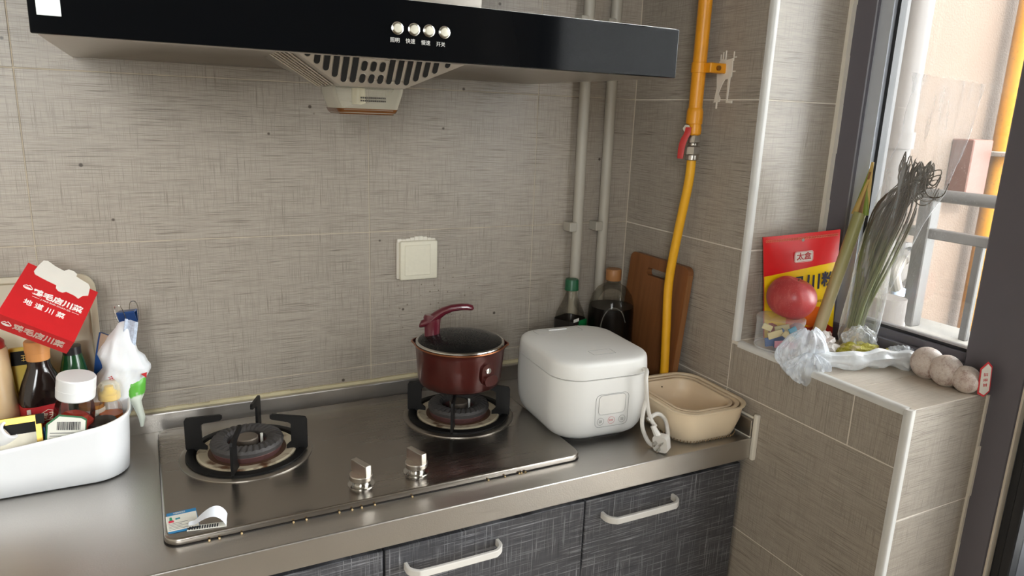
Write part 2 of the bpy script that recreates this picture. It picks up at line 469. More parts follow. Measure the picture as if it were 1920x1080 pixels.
# plaster patches on the tiles
pt = [(-0.2775, 1.4700), (-0.2830, 1.5000), (-0.2780, 1.535), (-0.284, 1.553), (-0.290, 1.558), (-0.302, 1.555), (-0.3215, 1.558), (-0.3225, 1.522),
      (-0.3190, 1.519), (-0.3170, 1.474), (-0.331, 1.4745), (-0.331, 1.469), (-0.314, 1.470), (-0.3135, 1.518), (-0.304, 1.517), (-0.296, 1.505), (-0.2885, 1.488), (-0.2955, 1.479), (-0.294, 1.472)]
MB().prism([(-a, b) for a, b in pt], frame((0, 0, 0), (0, -1, 0), (0, 0, 1)), 0.0022).build('plaster_patch', caulk, wr)
mb = MB()
for (a, b, c, d) in ((-0.2865, -0.2845, 1.555, 1.567), (-0.2935, -0.2915, 1.555, 1.571), (-0.301, -0.2985, 1.554, 1.574), (-0.3235, -0.3215, 1.553, 1.571), (-0.330, -0.321, 1.5585, 1.561), (-0.331, -0.321, 1.531, 1.5335), (-0.2875, -0.284, 1.458, 1.474)):
    mb.box(-0.0016, 0.001, a, b, c, d)
mb.build('plaster_smear', caulk, wr)
# other walls, out of view, close the room; the rear window is assumed, sized for fill light
wl = struct(MB().box(LX-0.1, LX, RY-0.1, 0.1, -0.1, CZ), 'wall_left', mat('paint_left', (196, 188, 174), 0.7), smooth=False)
mb = MB()
WX0, WX1, WZ0, WZ1 = -2.30, -1.48, 1.20, 2.44
mb.box(LX, WX0, RY-0.1, RY, -0.1, CZ); mb.box(WX1, 0.05, RY-0.1, RY, -0.1, CZ)
mb.box(WX0, WX1, RY-0.1, RY, -0.1, WZ0); mb.box(WX0, WX1, RY-0.1, RY, WZ1, CZ)
struct(mb, 'wall_rear', mat('paint_rear', (176, 166, 150), 0.7), smooth=False)
pane = glassy('pane_glass', (0.97, 0.985, 0.98), 0.02, gain=0.8)
mb = MB()
for a in (WX0, WX1-0.05): mb.box(a, a+0.05, RY-0.08, RY-0.02, WZ0, WZ1)
for a in (WZ0, WZ1-0.05): mb.box(WX0, WX1, RY-0.08, RY-0.02, a, a+0.05)
w2 = struct(mb, 'window_assumed', frame_grey, smooth=False)
MB().box(WX0+0.04, WX1-0.04, RY-0.055, RY-0.049, WZ0+0.04, WZ1-0.04).build('pane', pane, w2, smooth=False)
# white corner trims
def trim_profile(n=6): return [(0.0195*math.cos(a)-0.0, 0.0195*math.sin(a)) for a in [PI/2*k/n for k in range(n+1)]]
def corner_trim(name, z0, z1, cy):
    # quarter-round bead wrapping the outer corner x=0, y=cy
    prof = [(-0.0010, cy+0.0105), (-0.0010, cy+0.006)]+[(0.0065-0.0075*math.cos(a), cy+0.0060-0.0075*math.sin(a)) for a in [PI/2*k/8 for k in range(9)]]+[(0.0125, cy-0.0015), (0.0125, cy+0.001), (0.002, cy+0.0105)]
    mb = MB(); mb.rings([[Vector((x, y, z)) for x, y in prof] for z in (z0, z1)])
    return struct(mb, name, white_trim)
corner_trim('trim_1', SILL, 2.42, -0.4150)
corner_trim('trim_3', 0.0, SILL+0.0005, -0.8100)
prof = [(-0.0010, SILL-0.0105), (-0.0010, SILL-0.006)]+[(0.0065-0.0075*math.cos(a), SILL-0.0060+0.0075*math.sin(a)) for a in [PI/2*k/8 for k in range(9)]]+[(0.0125, SILL+0.0015), (0.0125, SILL-0.001), (0.002, SILL-0.0105)]
struct(MB().rings([[Vector((x, y, z)) for x, z in prof] for y in (-0.422, -0.8005)]), 'trim_2', white_trim)
mb = MB()
for k in range(14):   # ragged filler between tiles and the window frame
    z0 = SILL+k*0.098; a = 0.004+0.003*random.random()
    mb.box(WF-0.012, WF+0.001, RVL-a-0.004, RVL+0.001, z0, z0+0.0985)
struct(mb, 'trim_4', caulk, smooth=False)
mb = MB()
for k in range(8):
    z0 = 0.2+k*0.0975; a = 0.003+0.003*random.random()
    mb.box(WF-0.006, WF+0.001, LOW-a, LOW+0.001, z0, z0+0.098)
struct(mb, 'trim_5', caulk, smooth=False)

# ------------------------------------------------------------------ window and balcony door
ZT = 2.35
mb = MB()
mb.rbox(WF, 0.30, -0.470, -0.4162, SILL, ZT, 0.002, 1)          # jamb
mb.rbox(WF, 0.30, -0.862, -0.7575, 0.0, ZT, 0.003, 1)           # post between window and door
mb.rbox(WF+0.004, 0.30, -0.7575, -0.470, SILL, SILL+0.036, 0.002, 1)
mb.rbox(WF+0.004, 0.30, -0.7575, -0.470, ZT-0.05, ZT, 0.002, 1)
w1 = struct(mb, 'window_1', frame_grey)
mb = MB()
mb.box(0.226, 0.268, -0.4990, -0.470, SILL+0.036, ZT-0.05)
mb.build('sash_stile', frame_light, w1, smooth=False)
MB().box(0.232, 0.272, -0.7575, -0.470, SILL+0.036, SILL+0.052).build('sash_rail', frame_grey, w1, smooth=False)
mb = MB()
mb.box(0.236, 0.264, -0.5065, -0.499, SILL+0.050, ZT-0.05); mb.box(0.240, 0.264, -0.7575, -0.4985, SILL+0.052, SILL+0.058)
mb.build('gasket', rubber, w1, smooth=False)
def dusty_glass():
    t = NT('dusty_glass')
    tr = t.n('ShaderNodeBsdfTransparent'); tr.inputs[0].default_value = (0.97, 0.985, 0.98, 1)
    gl = t.n('ShaderNodeBsdfGlossy'); gl.inputs['Roughness'].default_value = 0.02
    fr = t.n('ShaderNodeFresnel'); fr.inputs[0].default_value = 1.45
    m1 = t.n('ShaderNodeMixShader'); t.l(t.math('MULTIPLY', fr.outputs[0], 0.9), m1.inputs[0]); t.l(tr.outputs[0], m1.inputs[1]); t.l(gl.outputs[0], m1.inputs[2])
    df = t.n('ShaderNodeBsdfTranslucent'); df.inputs[0].default_value = lin(150, 146, 140)
    d2 = t.n('ShaderNodeBsdfDiffuse'); d2.inputs[0].default_value = lin(150, 145, 136)
    ad = t.n('ShaderNodeMixShader'); ad.inputs[0].default_value = 0.5; t.l(df.outputs[0], ad.inputs[1]); t.l(d2.outputs[0], ad.inputs[2])
    vo = t.n('ShaderNodeTexVoronoi'); vo.inputs['Scale'].default_value = 260; t.l(t.pos(), vo.inputs['Vector'])
    sp = t.n('ShaderNodeSeparateColor'); t.l(vo.outputs['Color'], sp.inputs[0])
    dot = t.math('MULTIPLY', t.ramp(vo.outputs['Distance'], 0.12, 0.3, True), t.math('GREATER_THAN', sp.outputs[0], 0.66))
    cl = t.ramp(t.noise(t.pos(), 9, 4), 0.35, 0.75)
    fac = t.math('ADD', t.math('MULTIPLY', dot, 0.38), t.math('MULTIPLY_ADD', cl, 0.07, 0.05))
    m2 = t.n('ShaderNodeMixShader'); t.l(fac, m2.inputs[0]); t.l(m1.outputs[0], m2.inputs[1]); t.l(ad.outputs[0], m2.inputs[2])
    t.l(m2.outputs[0], t.out.inputs['Surface'])
    return t.m
glass_dusty = dusty_glass()
MB().box(0.250, 0.255, -0.7575, -0.494, SILL+0.052, ZT-0.05).build('pane', glass_dusty, w1, smooth=False)
# balcony door beside the post
mb = MB()
mb.rbox(WF+0.010, 0.29, -0.897, -0.880, 0.0, ZT, 0.002, 1)
mb.rbox(WF+0.010, 0.29, DE, DE+0.05, 0.0, ZT, 0.002, 1)
mb.rbox(WF+0.010, 0.29, DE, -0.897, ZT-0.06, ZT, 0.002, 1)
mb.rbox(WF+0.010, 0.29, DE, -0.897, 0.96, 1.01, 0.002, 1)
d1 = struct(mb, 'door_1', rubber)
MB().box(0.248, 0.252, DE+0.05, -0.897, 0.06, 0.96).build('pane', pane, d1, smooth=False)
MB().box(WF+0.010, 0.29, DE+0.05, -0.897, 0.0, 0.06).build('door_rail', frame_grey, d1, smooth=False)
MB().box(0.248, 0.252, DE+0.05, -0.897, 1.01, ZT-0.06).build('pane', pane, d1, smooth=False)
MB().box(WF-0.001, 0.23, -0.8660, -0.8625, 0.0, ZT).build('gasket', mat('gasket_pale', (205, 196, 182), 0.5), d1, smooth=False)
MB().box(WF+0.016, 0.29, -0.880, -0.8665, 0.0, ZT).build('track', rubber, d1, smooth=False)

# ------------------------------------------------------------------ outside, beyond the glass
def stucco():
    t = NT('stucco'); p = t.pos()
    c = t.mix(t.noise(p, 3, 4), lin(86, 73, 63), lin(79, 66, 57))
    t.l(c, t.b.inputs['Base Color']); t.set(Roughness=0.9); t.bump(t.noise(p, 120, 4), 0.8, 0.004); return t.m
YW = 0.36
struct(MB().box(-60, 60, -60, 60, -8.2, -8.0), 'ground', mat('street_grey', (120, 118, 112), 0.9), smooth=False)
ew = struct(MB().box(0.30, 5.0, YW, YW+0.2, -0.5, 3.6), 'wall_outside', stucco(), smooth=False)
concrete = mat('concrete', (84, 82, 78), 0.85, var=0.1, bump=0.3)
single(MB().rbox(0.34, 1.78, -1.2, YW, 0.40, 0.665, 0.006, 1), 'concrete_ledge', concrete, 'flat concrete ledge under the railing outside the window', 'ledge', (1.0, -0.4, 0.40), smooth=False)
struct(MB().box(0.30, 0.85, -0.85, YW, 2.55, 2.68), 'added_eave', concrete, smooth=False)  # unseen slab, added to hold back sun and sky light
iron_grey = mat('iron_grey', (38, 36, 35), 0.5)
rail = thing('balcony_railing', 'pale grey metal balcony railing outside the window', 'railing', (1.62, 0.25, 0.665))
MB().tube([(1.62, YW-0.02, 1.188), (1.62, -1.1, 1.188)], 0.024, 14).build('top_rail', iron_grey, rail)
MB().rbox(1.60, 1.64, -1.1, YW-0.02, 1.022, 1.060, 0.004, 1).build('middle_rail', iron_grey, rail)
for y in (0.254, -0.45): MB().rbox(1.594, 1.650, y-0.028, y+0.028, 0.665, 1.175, 0.004, 1).build('post', iron_grey, rail)
for y in (0.035, -0.20): MB().rbox(1.608, 1.632, y-0.014, y+0.014, 0.665, 1.024, 0.003, 1).build('baluster', iron_grey, rail)
gp = thing('outdoor_gas_pipe', 'thick yellow gas riser pipe on the sunlit outside wall', 'pipe', (2.10, 0.28, 0.0))
yo = mat('yellow_outdoor', (168, 112, 8), 0.5, var=0.06)
MB().tube([(2.10, 0.28, 0.02), (2.10, 0.28, 3.4)], 0.052, 20).build('pipe', yo, gp)
MB().rbox(2.02, 2.18, 0.20, YW-0.001, 1.335, 1.355, 0.004, 1).build('bracket', mat('zinc', (180, 178, 172), 0.4, 0.8), gp)
rb = mat('red_oxide', (72, 35, 22), 0.6)
single(MB().rbox(1.86, 1.99, YW-0.09, YW, 1.16, 1.40, 0.004, 1), 'pipe_support', rb, 'rust red steel bracket fixed beside the outdoor yellow pipe', 'bracket', (1.92, YW, 1.16))
grey_pvc = mat('grey_pvc', (56, 51, 49), 0.5)
dp = thing('downpipe', 'thick grey drainage downpipe seen at top of the window', 'pipe', (1.40, 0.29, 0.667))
MB().tube([(1.40, 0.290, 0.667), (1.40, 0.290, 3.4)], 0.060, 20).build('pipe', grey_pvc, dp)
MB().lathe((1.40, 0.290, 1.36), [(0.068, 0), (0.068, 0.06)], 20).build('collar', grey_pvc, dp)
single(MB().tube([(1.16, 0.30, 0.66), (1.16, 0.30, 3.4)], 0.018, 12), 'water_pipe', mat('white_pvc', (112, 110, 106), 0.4), 'slim white water pipe just behind the window sash edge', 'pipe', (1.16, 0.30, 0.66))
jb = thing('junction_box', 'small white junction box hanging outside at the window top', 'box', (1.26, 0.30, 1.73))
MB().rbox(1.215, 1.315, 0.25, YW, 1.73, 1.98, 0.012, 2).build('case', mat('box_white', (124, 124, 121), 0.4), jb)
MB().lathe((1.265, 0.251, 1.80), [(0.008, 0), (0.008, 0.004)], 12, Matrix.Rotation(PI/2, 4, 'X')).build('screw', grey_pvc, jb)
vt = thing('vent_outlet', 'round grey vent outlet on the outside wall behind the railing', 'vent', (1.648, YW, 0.888))
RX = Matrix.Rotation(PI/2, 4, 'X')
MB().lathe((1.648, YW, 0.888), [(0.098, 0), (0.098, 0.03), (0.082, 0.036), (0.078, 0.012), (0.05, 0.010), (0.02, 0.012)], 28, RX).build('flange', grey_pvc, vt)
MB().lathe((1.648, YW-0.012, 0.888), [(0.070, 0), (0.070, 0.003)], 24, RX).build('opening', mat('vent_dark', (86, 82, 80), 0.8), vt)
dh = thing('drain_hose', 'white ribbed drain hose with elbow below the vent outlet', 'hose', (1.55, 0.25, 0.692))
pvc_pale = mat('pvc_pale', (104, 100, 96), 0.45)
MB().tube(spline([(1.625, 0.325, 0.915), (1.555, 0.290, 0.915), (1.520, 0.280, 0.872), (1.555, 0.280, 0.800)], 6), 0.021, 12).build('elbow', pvc_pale, dh)
hp = spline([(1.556, 0.279, 0.80), (1.555, 0.275, 0.745), (1.530, 0.250, 0.710), (1.47, 0.20, 0.692)], 16)
MB().tube(hp, [0.021+0.004*math.sin(i*1.9) for i in range(len(hp))], 12).build('ribbed_hose', mat('hose_white', (130, 127, 122), 0.4), dh)
MB().lathe((1.556, 0.280, 0.785), [(0.026, 0), (0.026, 0.03)], 14).build('collar', mat('collar_blue', (150, 170, 196), 0.4), dh)
single(MB().tube([(1.27, 0.13, 0.666), (1.275, 0.13, 0.84)], [0.07, 0.066], 18), 'drum_bin', mat('drum_grey', (54, 48, 46), 0.6), 'short dull grey drum on the ledge outside the window', 'bin', (1.27, 0.13, 0.665))

# ------------------------------------------------------------------ counter and cabinets
ZC = 0.80
ct = thing('countertop', 'long stainless steel kitchen worktop with a raised back edge', 'countertop', (-1.2, -0.25, 0.7538))
mb = MB(); mb.rbox(LX+0.01, -0.0015, -0.4982, -0.002, 0.7538, ZC, 0.0022, 2)
mb.build('top', counter_steel, ct)
MB().rbox(LX+0.01, -0.0015, -0.016, -0.0015, ZC-0.002, 0.8384, 0.003, 2).build('back_upstand', counter_steel, ct)
MB().rbox(-0.012, -0.0012, -0.4960, -0.016, ZC-0.002, 0.8384, 0.002, 2).build('side_upstand', counter_steel, ct)
mb = MB()
for k in range(60):
    x0 = LX+0.01+k*0.03965; h = 0.0045+0.003*random.random()
    mb.box(x0, x0+0.0397, -0.006, 0.0002, 0.836, 0.8384+h)
mb.build('sealant', mat('old_sealant', (206, 194, 158), 0.6, var=0.2), ct, smooth=False)
mb = MB(); mb.rbox(-0.006, 0.0004, -0.4975, -0.02, 0.838, 0.8435, 0.002, 1)
mb.rbox(-0.010, 0.0004, -0.5075, -0.4965, 0.752, 0.853, 0.003, 2); mb.rbox(-0.013, -0.009, -0.497, -0.02, 0.7985, 0.8035, 0.002, 1)
mb.build('side_sealant', caulk, ct)
cx = [-0.010, -0.3985, -0.785, -1.1725, -1.56, -1.95, -2.35]
cab_labels = ['dark grey cabinet at the wall end of the worktop', 'dark grey cabinet under the front of the hob, second from the wall',
              'dark grey cabinet below the left burner, third from the wall', 'dark grey cabinet below the white storage bin',
              'dark grey cabinet next after the bin cabinet', 'dark grey cabinet at the far end of the worktop']
hx = [-0.2755, -0.665, -1.052, -1.44, -1.83, -2.22]
for i in range(6):
    x1, x0 = cx[i], cx[i+1]
    c = thing('base_cabinet', cab_labels[i], 'cabinet', ((x0+x1)/2, -0.24, 0.0), 'cabinets under the worktop')
    MB().box(x0+0.001, x1-0.001, -0.458, -0.02, 0.0, 0.752).build('body', mat('cabinet_body', (22, 21, 21), 0.6), c, smooth=False)
    d = MB().rbox(x0+0.0018, x1-0.0018, -0.480, -0.4595, 0.10, 0.7355, 0.0012, 1).build('door', cab_front, c)
    a, b = hx[i]-0.084, hx[i]+0.084; zc = 0.699
    path = spline([(a, -0.481, zc), (a+0.001, -0.497, zc), (a+0.012, -0.5085, zc), (a+0.03, -0.511, zc), (b-0.03, -0.511, zc), (b-0.012, -0.5085, zc), (b-0.001, -0.497, zc), (b, -0.481, zc)], 5)
    R = []
    for k, p in enumerate(path):
        t = (path[min(k+1, len(path)-1)]-path[max(k-1, 0)]).normalized(); w = t.cross(ZA).normalized()
        R.append([p+w*u*0.0032+ZA*v*0.0065 for u, v in ((-1, -0.8), (-0.7, -1), (0.7, -1), (1, -0.8), (1, 0.8), (0.7, 1), (-0.7, 1), (-1, 0.8))])
    MB().rings(R).build('handle', handle_mat, d)

# ------------------------------------------------------------------ range hood
HX0, HX1, HY, HZ0, HZ1 = -1.1855, -0.2902, -0.500, 1.4985, 1.5750
hood = thing('range_hood', 'black glass fronted range hood with a steel underside above the hob', 'range hood', (-0.738, -0.25, HZ0))
MB().rbox(HX0, HX1, HY, HY+0.010, HZ0, HZ1, 0.0015, 2).build('front_panel', black_glass, hood)
mb = MB(); mb.box(HX0+0.0005, HX1+0.0015, HY+0.0095, HY+0.0125, HZ0+0.0005, HZ1+0.0015)
mb.build('panel_edge', mat('edge_white', (222, 220, 216), 0.3, 0.5), hood, smooth=False)
# canopy: rim and a dished underside
bx0, bx1, by0, by1 = HX0+0.004, HX1-0.002, HY+0.0125, -0.001
cxm, cym = (bx0+bx1)/2, (by0+by1)/2; W, D = bx1-bx0, by1-by0
R = [rr(cxm, cym, HZ1-0.001, W, D, 0.004), rr(cxm, cym, HZ0+0.001, W, D, 0.004), rr(cxm, cym, HZ0, W-0.004, D-0.004, 0.004),
     rr(cxm, cym, HZ0, W-0.03, D-0.03, 0.01), rr(cxm, cym, HZ0+0.004, W-0.07, D-0.06, 0.04), rr(cxm, cym, HZ0+0.012, W-0.16, D-0.10, 0.06), rr(cxm, cym, HZ0+0.016, W-0.30, D-0.16, 0.06)]
MB().rings(R).build('canopy', hood_steel, hood)
# funnel-shaped intake with slots
fx0, fx1, fy0, fy1, fz = -0.797, -0.690, -0.300, -0.130, 1.4655
tx0, tx1, ty0, ty1, tz = -0.903, -0.547, -0.345, -0.05, 1.5300
fun = MB().rings([[Vector(p) for p in ((tx0, ty0, tz), (tx1, ty0, tz), (tx1, ty1, tz), (tx0, ty1, tz))],
                  [Vector(p) for p in ((fx0, fy0, fz), (fx1, fy0, fz), (fx1, fy1, fz), (fx0, fy1, fz))]]).build('intake', hood_steel, hood, smooth=False)
A, B = Vector((tx0, ty0, tz)), Vector((tx1, ty0, tz)); Cc, Dd = Vector((fx0, fy0, fz)), Vector((fx1, fy0, fz))
nf = (B-A).cross(Cc-A).normalized()
if nf.y > 0: nf = -nf
ex = XA.copy(); ey = nf.cross(ex)*1.0
if ey.z < 0: ey = -ey
Lf = ((Cc+Dd)/2-(A+B)/2).length
def capsule(w, h, n=5):
    r = w/2
    return [(r*math.cos(a), h/2-r+r*math.sin(a)) for a in [PI*k/n for k in range(n+1)]]+[(r*math.cos(a), -h/2+r+r*math.sin(a)) for a in [PI+PI*k/n for k in range(n+1)]]
def slot(x, s0, s1):
    """a punched slot: raised lip round a dark recess; s = distance up the face from its lower edge"""
    c = (Cc+Dd)/2; c = Vector((x, c.y, c.z))+ey*((s0+s1)/2)
    T = frame(c, ex, ey)
    sg = 1 if (T.to_3x3() @ ZA).dot(nf) > 0 else -1
    w, h = 0.0090, s1-s0
    o = [T @ Vector((a, b, 0)) for a, b in capsule(w+0.0028, h+0.0028)]
    o2 = [T @ Vector((a, b, sg*0.0012)) for a, b in capsule(w+0.0012, h+0.0012)]
    i = [T @ Vector((a, b, sg*0.0004)) for a, b in capsule(w, h)]
    mb = MB(); mb.rings([o, o2, i], False, False); mb.add(i, [tuple(range(len(i)))], 1)
    mb.build('slot', [hood_steel, dark_hole], fun)
xs = [-0.838+0.0148*k for k in range(14)]
for k, x in enumerate(xs):
    lo = 0.007+max(0, (-0.797-x))*0.72+max(0, (x+0.690))*0.56
    hi = Lf-0.010
    if k in (5, 6, 7): slot(x, lo, lo+0.017); slot(x, lo+0.022, lo+0.040); slot(x, lo+0.045, hi)
    else: slot(x, lo, hi)
for x in (-0.853, -0.868, -0.626, -0.606):
    s_ = 0.008+max(0, (-0.797-x))*0.72+max(0, (x+0.690))*0.56; slot(x, s_, s_+0.011)
mb = MB()
for k in range(6):      # pressed ribs down the side of the intake
    t = 0.18+0.13*k
    a = Vector((tx0, ty0+(ty1-ty0)*t*0.75, tz)); b = Vector((fx0, fy0+(fy1-fy0)*t, fz)); q = a+(b-a)*0.04; w = a+(b-a)*0.96
    mb.tube([q+Vector((-0.001, 0, -0.001)), w+Vector((-0.001, 0, -0.001))], 0.0016, 6)
mb.build('pressed_rib', hood_steel, fun)
cup = film('cup_plastic', (205, 198, 178), 0.38, 0.35, 0.15)
R = [rr(-0.7395, -0.215, z, w, d, 0.010) for z, w, d in ((1.4655, 0.122, 0.100), (1.457, 0.120, 0.098), (1.4290, 0.104, 0.088), (1.4235, 0.098, 0.082))]
oc = MB().rings(R).build('oil_cup', cup, hood)
R = [rr(-0.7395, -0.215, z, w, d, 0.010) for z, w, d in ((1.4310, 0.1065, 0.0895), (1.4260, 0.1020, 0.0855), (1.4215, 0.094, 0.078))]
MB().rings(R).build('oil_layer', mat('old_oil', (96, 56, 22), 0.25), oc)
MB().lathe((-0.745, -0.215, 1.452), [(0.012, -0.014), (0.012, 0.013)], 16).build('cup_stem', mat('cup_stem_mat', (226, 212, 170), 0.3), oc)
mb = MB()
for r in range(2):
    for k in range(13): mb.box(-0.755+k*0.0034, -0.7526+k*0.0034, -0.2648+0.0008*0, -0.2640, 1.4475-r*0.0048, 1.4502-r*0.0048)
T0 = Matrix.Translation((0, 0.0005, 0))
mb.build('printed_text', mat('print_dark', (58, 52, 46), 0.6), oc, smooth=False)
for x, z in ((-0.7681, 1.5377), (-0.7448, 1.5379), (-0.7233, 1.5379), (-0.7006, 1.5377)):
    b = MB().lathe((x, HY, z), [(0.0084, -0.001), (0.0084, 0.0012), (0.0072, 0.0016), (0.0066, 0.0008)], 24, RX).build('button_ring', chrome, hood)
    MB().lathe((x, HY, z), [(0.0060, 0.0), (0.0060, 0.0032), (0.0054, 0.0040), (0.001, 0.0042)], 24, RX).build('button', mat('button_metal', (226, 222, 206), 0.35, 0.7), b)
lab_mat = mat('label_grey', (196, 194, 190), 0.5)
for tx, x, z in (('照明', -0.7715, 1.5220), ('快速', -0.7497, 1.5220), ('慢速', -0.7277, 1.5216), ('开关', -0.7057, 1.5212)):
    text(tx, 0.0068, FRONT(x, HY-0.0003, z), lab_mat, hood, bold=-0.0)
MB().rbox(-1.1775, -1.1543, HY-0.0006, HY+0.0002, 1.5180, 1.5735, 0.0002, 1).build('sticker', mat('sticker_white', (208, 214, 212), 0.45), hood)
MB().rbox(-0.905, -0.582, -0.365, -0.002, HZ1-0.001, 2.45, 0.002, 1).build('chimney', hood_steel, hood)

# ------------------------------------------------------------------ gas hob
HBX0, HBX1, HBY0, HBY1, HBZ = -1.1002, -0.3863, -0.4426, -0.0359, 0.812
hob = thing('gas_hob', 'two burner stainless steel gas hob set on the worktop', 'gas hob', (-0.743, -0.24, ZC))
hcx, hcy, hw, hd = (HBX0+HBX1)/2, (HBY0+HBY1)/2, HBX1-HBX0, HBY1-HBY0
MB().rings([rr(hcx, hcy, z, hw-2*i, hd-2*i, 0.022) for z, i in ((ZC-0.0005, 0.002), (0.8030, 0.0), (0.8098, 0.0), (0.8119, 0.0008), (0.8128, 0.0028), (0.8125, 0.0048), (0.8116, 0.010), (0.8116, 0.03))]).build('panel', hob_steel, hob, angle=60)
crumb = mat('crumb', (204, 176, 130), 0.8)
MB().rings([rr(hcx, hcy, z, hw+0.0016, hd+0.0016, 0.0225) for z in (ZC-0.0005, 0.8012)]).build('edge_strip', mat('gap_dark', (30, 24, 20), 0.8), hob)  # thin dark strip round the base of the hob
mb = MB()
for k in range(16):
    xx = random.uniform(HBX0+0.02, HBX1-0.05); mb.rbox(xx, xx+0.003, HBY0-0.004, HBY0-0.001, ZC, ZC+0.0028, 0.0006, 1)
o = mb.build('crumb_line', crumb, hob); o['kind'] = 'stuff'
rust = NT('rusty_tray'); p = rust.pos(obj=False)
rust.l(rust.mix(rust.ramp(rust.noise(p, 38, 5), 0.50, 0.70), lin(196, 184, 160), lin(96, 62, 36)), rust.b.inputs['Base Color']); rust.set(Roughness=0.5, Metallic=0.3)
rust_mat = rust.m
head_mat = mat('burner_head', (70, 67, 66), 0.6, 0.3, var=0.3, vscale=60)
base_mat = mat('burner_base', (92, 62, 60), 0.55, 0.3, var=0.35, vscale=70)
cap_mat = mat('burner_cap', (116, 106, 96), 0.45, 0.6, var=0.2, vscale=90)
def burner(bx, by, off, label):
    b = MB().lathe((bx, by, HBZ), [(0.104, -0.001), (0.104, 0.0028), (0.109, 0.0034), (0.1150, 0.0016), (0.1155, -0.001)], 64, cap0=False, cap1=False).build('burner', mat('ring_metal', (158, 152, 144), 0.36, 1.0, var=0.08), hob)
    b['label'] = label
    MB().lathe((bx, by, HBZ), [(0.1045, 0.0005), (0.1045, 0.0070), (0.099, 0.0085), (0.092, 0.0080), (0.088, 0.0010), (0.06, -0.0005)], 64, cap0=False).build('dish', black_iron, b)
    MB().lathe((bx, by, HBZ), [(0.0865, 0.002), (0.0865, 0.0058), (0.083, 0.0074), (0.068, 0.0058), (0.067, 0.004)], 56, cap0=False, cap1=False).build('drip_tray', rust_mat, b)
    MB().lathe((bx, by, HBZ), [(0.0680, 0.0050), (0.066, 0.0040), (0.052, 0.0040)], 56).build('tray_floor', mat('burnt_floor', (78, 52, 36), 0.6, var=0.4, vscale=90), b)
    MB().lathe((bx, by, HBZ), [(0.058, 0.004), (0.060, 0.008), (0.0615, 0.015), (0.059, 0.019), (0.032, 0.019), (0.030, 0.005)], 56, cap0=False, cap1=False).build('burner_body', base_mat, b)
    mb = MB(); R = []
    n = 96
    for k in range(n):
        a = 2*PI*k/n; g = 0.0018 if k % 3 == 0 else 0.0
        pr = ((0.0630, 0.017), (0.0640-g*0.6, 0.0235), (0.0605, 0.0290-g), (0.050, 0.0330-g*1.2), (0.040, 0.0310-g), (0.0345, 0.0255), (0.033, 0.017))
        ring = []
        for j, (r, z) in enumerate(pr):
            a2 = a+0.16*(0.0635-r)/0.03
            ring.append(Vector((bx+r*math.cos(a2), by+r*math.sin(a2), HBZ+z)))
        R.append(ring)
    mb.rings(R, closed=True); mb.build('burner_head', head_mat, b, angle=30)
    MB().lathe((bx, by, HBZ), [(0.018, 0.004), (0.018, 0.014), (0.0195, 0.017), (0.0195, 0.0285), (0.0178, 0.0305), (0.002, 0.0305)], 32).build('burner_cap', cap_mat, b)
    MB().tube([(bx+0.026, by+0.004, HBZ+0.006), (bx+0.026, by+0.004, HBZ+0.030)], 0.0026, 8).build('igniter', mat('ceramic', (232, 230, 222), 0.3), b)
    for q in range(4):
        a = math.radians(off+90*q); d = Vector((math.cos(a), math.sin(a), 0)); w = Vector((-d.y, d.x, 0))
        T = frame((bx, by, HBZ), d, ZA)
        poly = [(0.070, 0.004), (0.104, 0.004), (0.1075, 0.008), (0.1075, 0.062), (0.1045, 0.0675), (0.094, 0.0690), (0.046, 0.0735), (0.042, 0.071), (0.042, 0.0655), (0.045, 0.063), (0.074, 0.0575), (0.0785, 0.054), (0.0785, 0.020), (0.070, 0.012)]
        poly = [(u, v) for u, v in poly]
        T = T @ Matrix.Translation((0, 0, -0.0022))
        MB().prism(poly, T, 0.0044).build('pan_support', black_iron, b, smooth=False)
    return b
burner(-0.9545, -0.193, 70, 'bare burner with a ridged ring and four black pan supports')
burner(-0.5330, -0.185, 60, 'burner beneath the saucepan')
for kx, ky in ((-0.7965, -0.388), (-0.6964, -0.383)):
    k = MB().lathe((kx, ky, HBZ), [(0.0225, -0.0005), (0.0225, 0.0008), (0.015, 0.0012), (0.0145, 0.006), (0.0165, 0.0085)], 36, cap0=False, cap1=False).build('knob_collar', chrome, hob)
    MB().lathe((kx, ky, HBZ), [(0.0165, 0.0095), (0.0195, 0.0105), (0.0200, 0.018), (0.0190, 0.0195), (0.002, 0.0198)], 36).build('knob', knob_metal, k)
    d = Vector((math.cos(1.95), math.sin(1.95), 0))
    T = frame((kx, ky, HBZ+0.019), d, Vector((-d.y, d.x, 0)))
    MB().rbox(-0.0205, 0.0205, -0.0058, 0.0058, 0.0, 0.0210, 0.0012, 2, T).build('grip', knob_metal, k)
# peeling energy label near the front corner
LT = frame((-1.0747, -0.3915, HBZ), (1, 0.04, 0), (0, 1, 0)) @ Matrix.Diagonal((0.68, 1.22, 1, 1))
el = MB().box(-0.0335, 0.0335, -0.0245, 0.0245, 0.0, 0.0004, LT).build('energy_label', mat('label_blue', (42, 126, 178), 0.45), hob, smooth=False)
el['label'] = 'blue bordered white energy label stuck by the front corner'
MB().box(-0.0310, 0.0325, -0.0205, 0.0165, 0.0003, 0.0006, LT).build('label_field', mat('label_white', (232, 230, 220), 0.5), el, smooth=False)
mb = MB()
for k in range(5): mb.box(-0.027, (0.0 if k % 2 else 0.012), -0.0175+k*0.0035, -0.0168+k*0.0035, 0.0005, 0.0008, LT)
mb.build('printed_line', mat('print_grey', (110, 110, 110), 0.6), el, smooth=False)
MB().prism([(-0.0255, 0.0), (-0.0165, 0.0), (-0.0180, 0.006), (-0.0190, 0.0125), (-0.0230, 0.0125), (-0.0240, 0.006)], LT, 0.0009).build('green_mark', mat('mark_green', (40, 150, 110), 0.5), el, smooth=False)
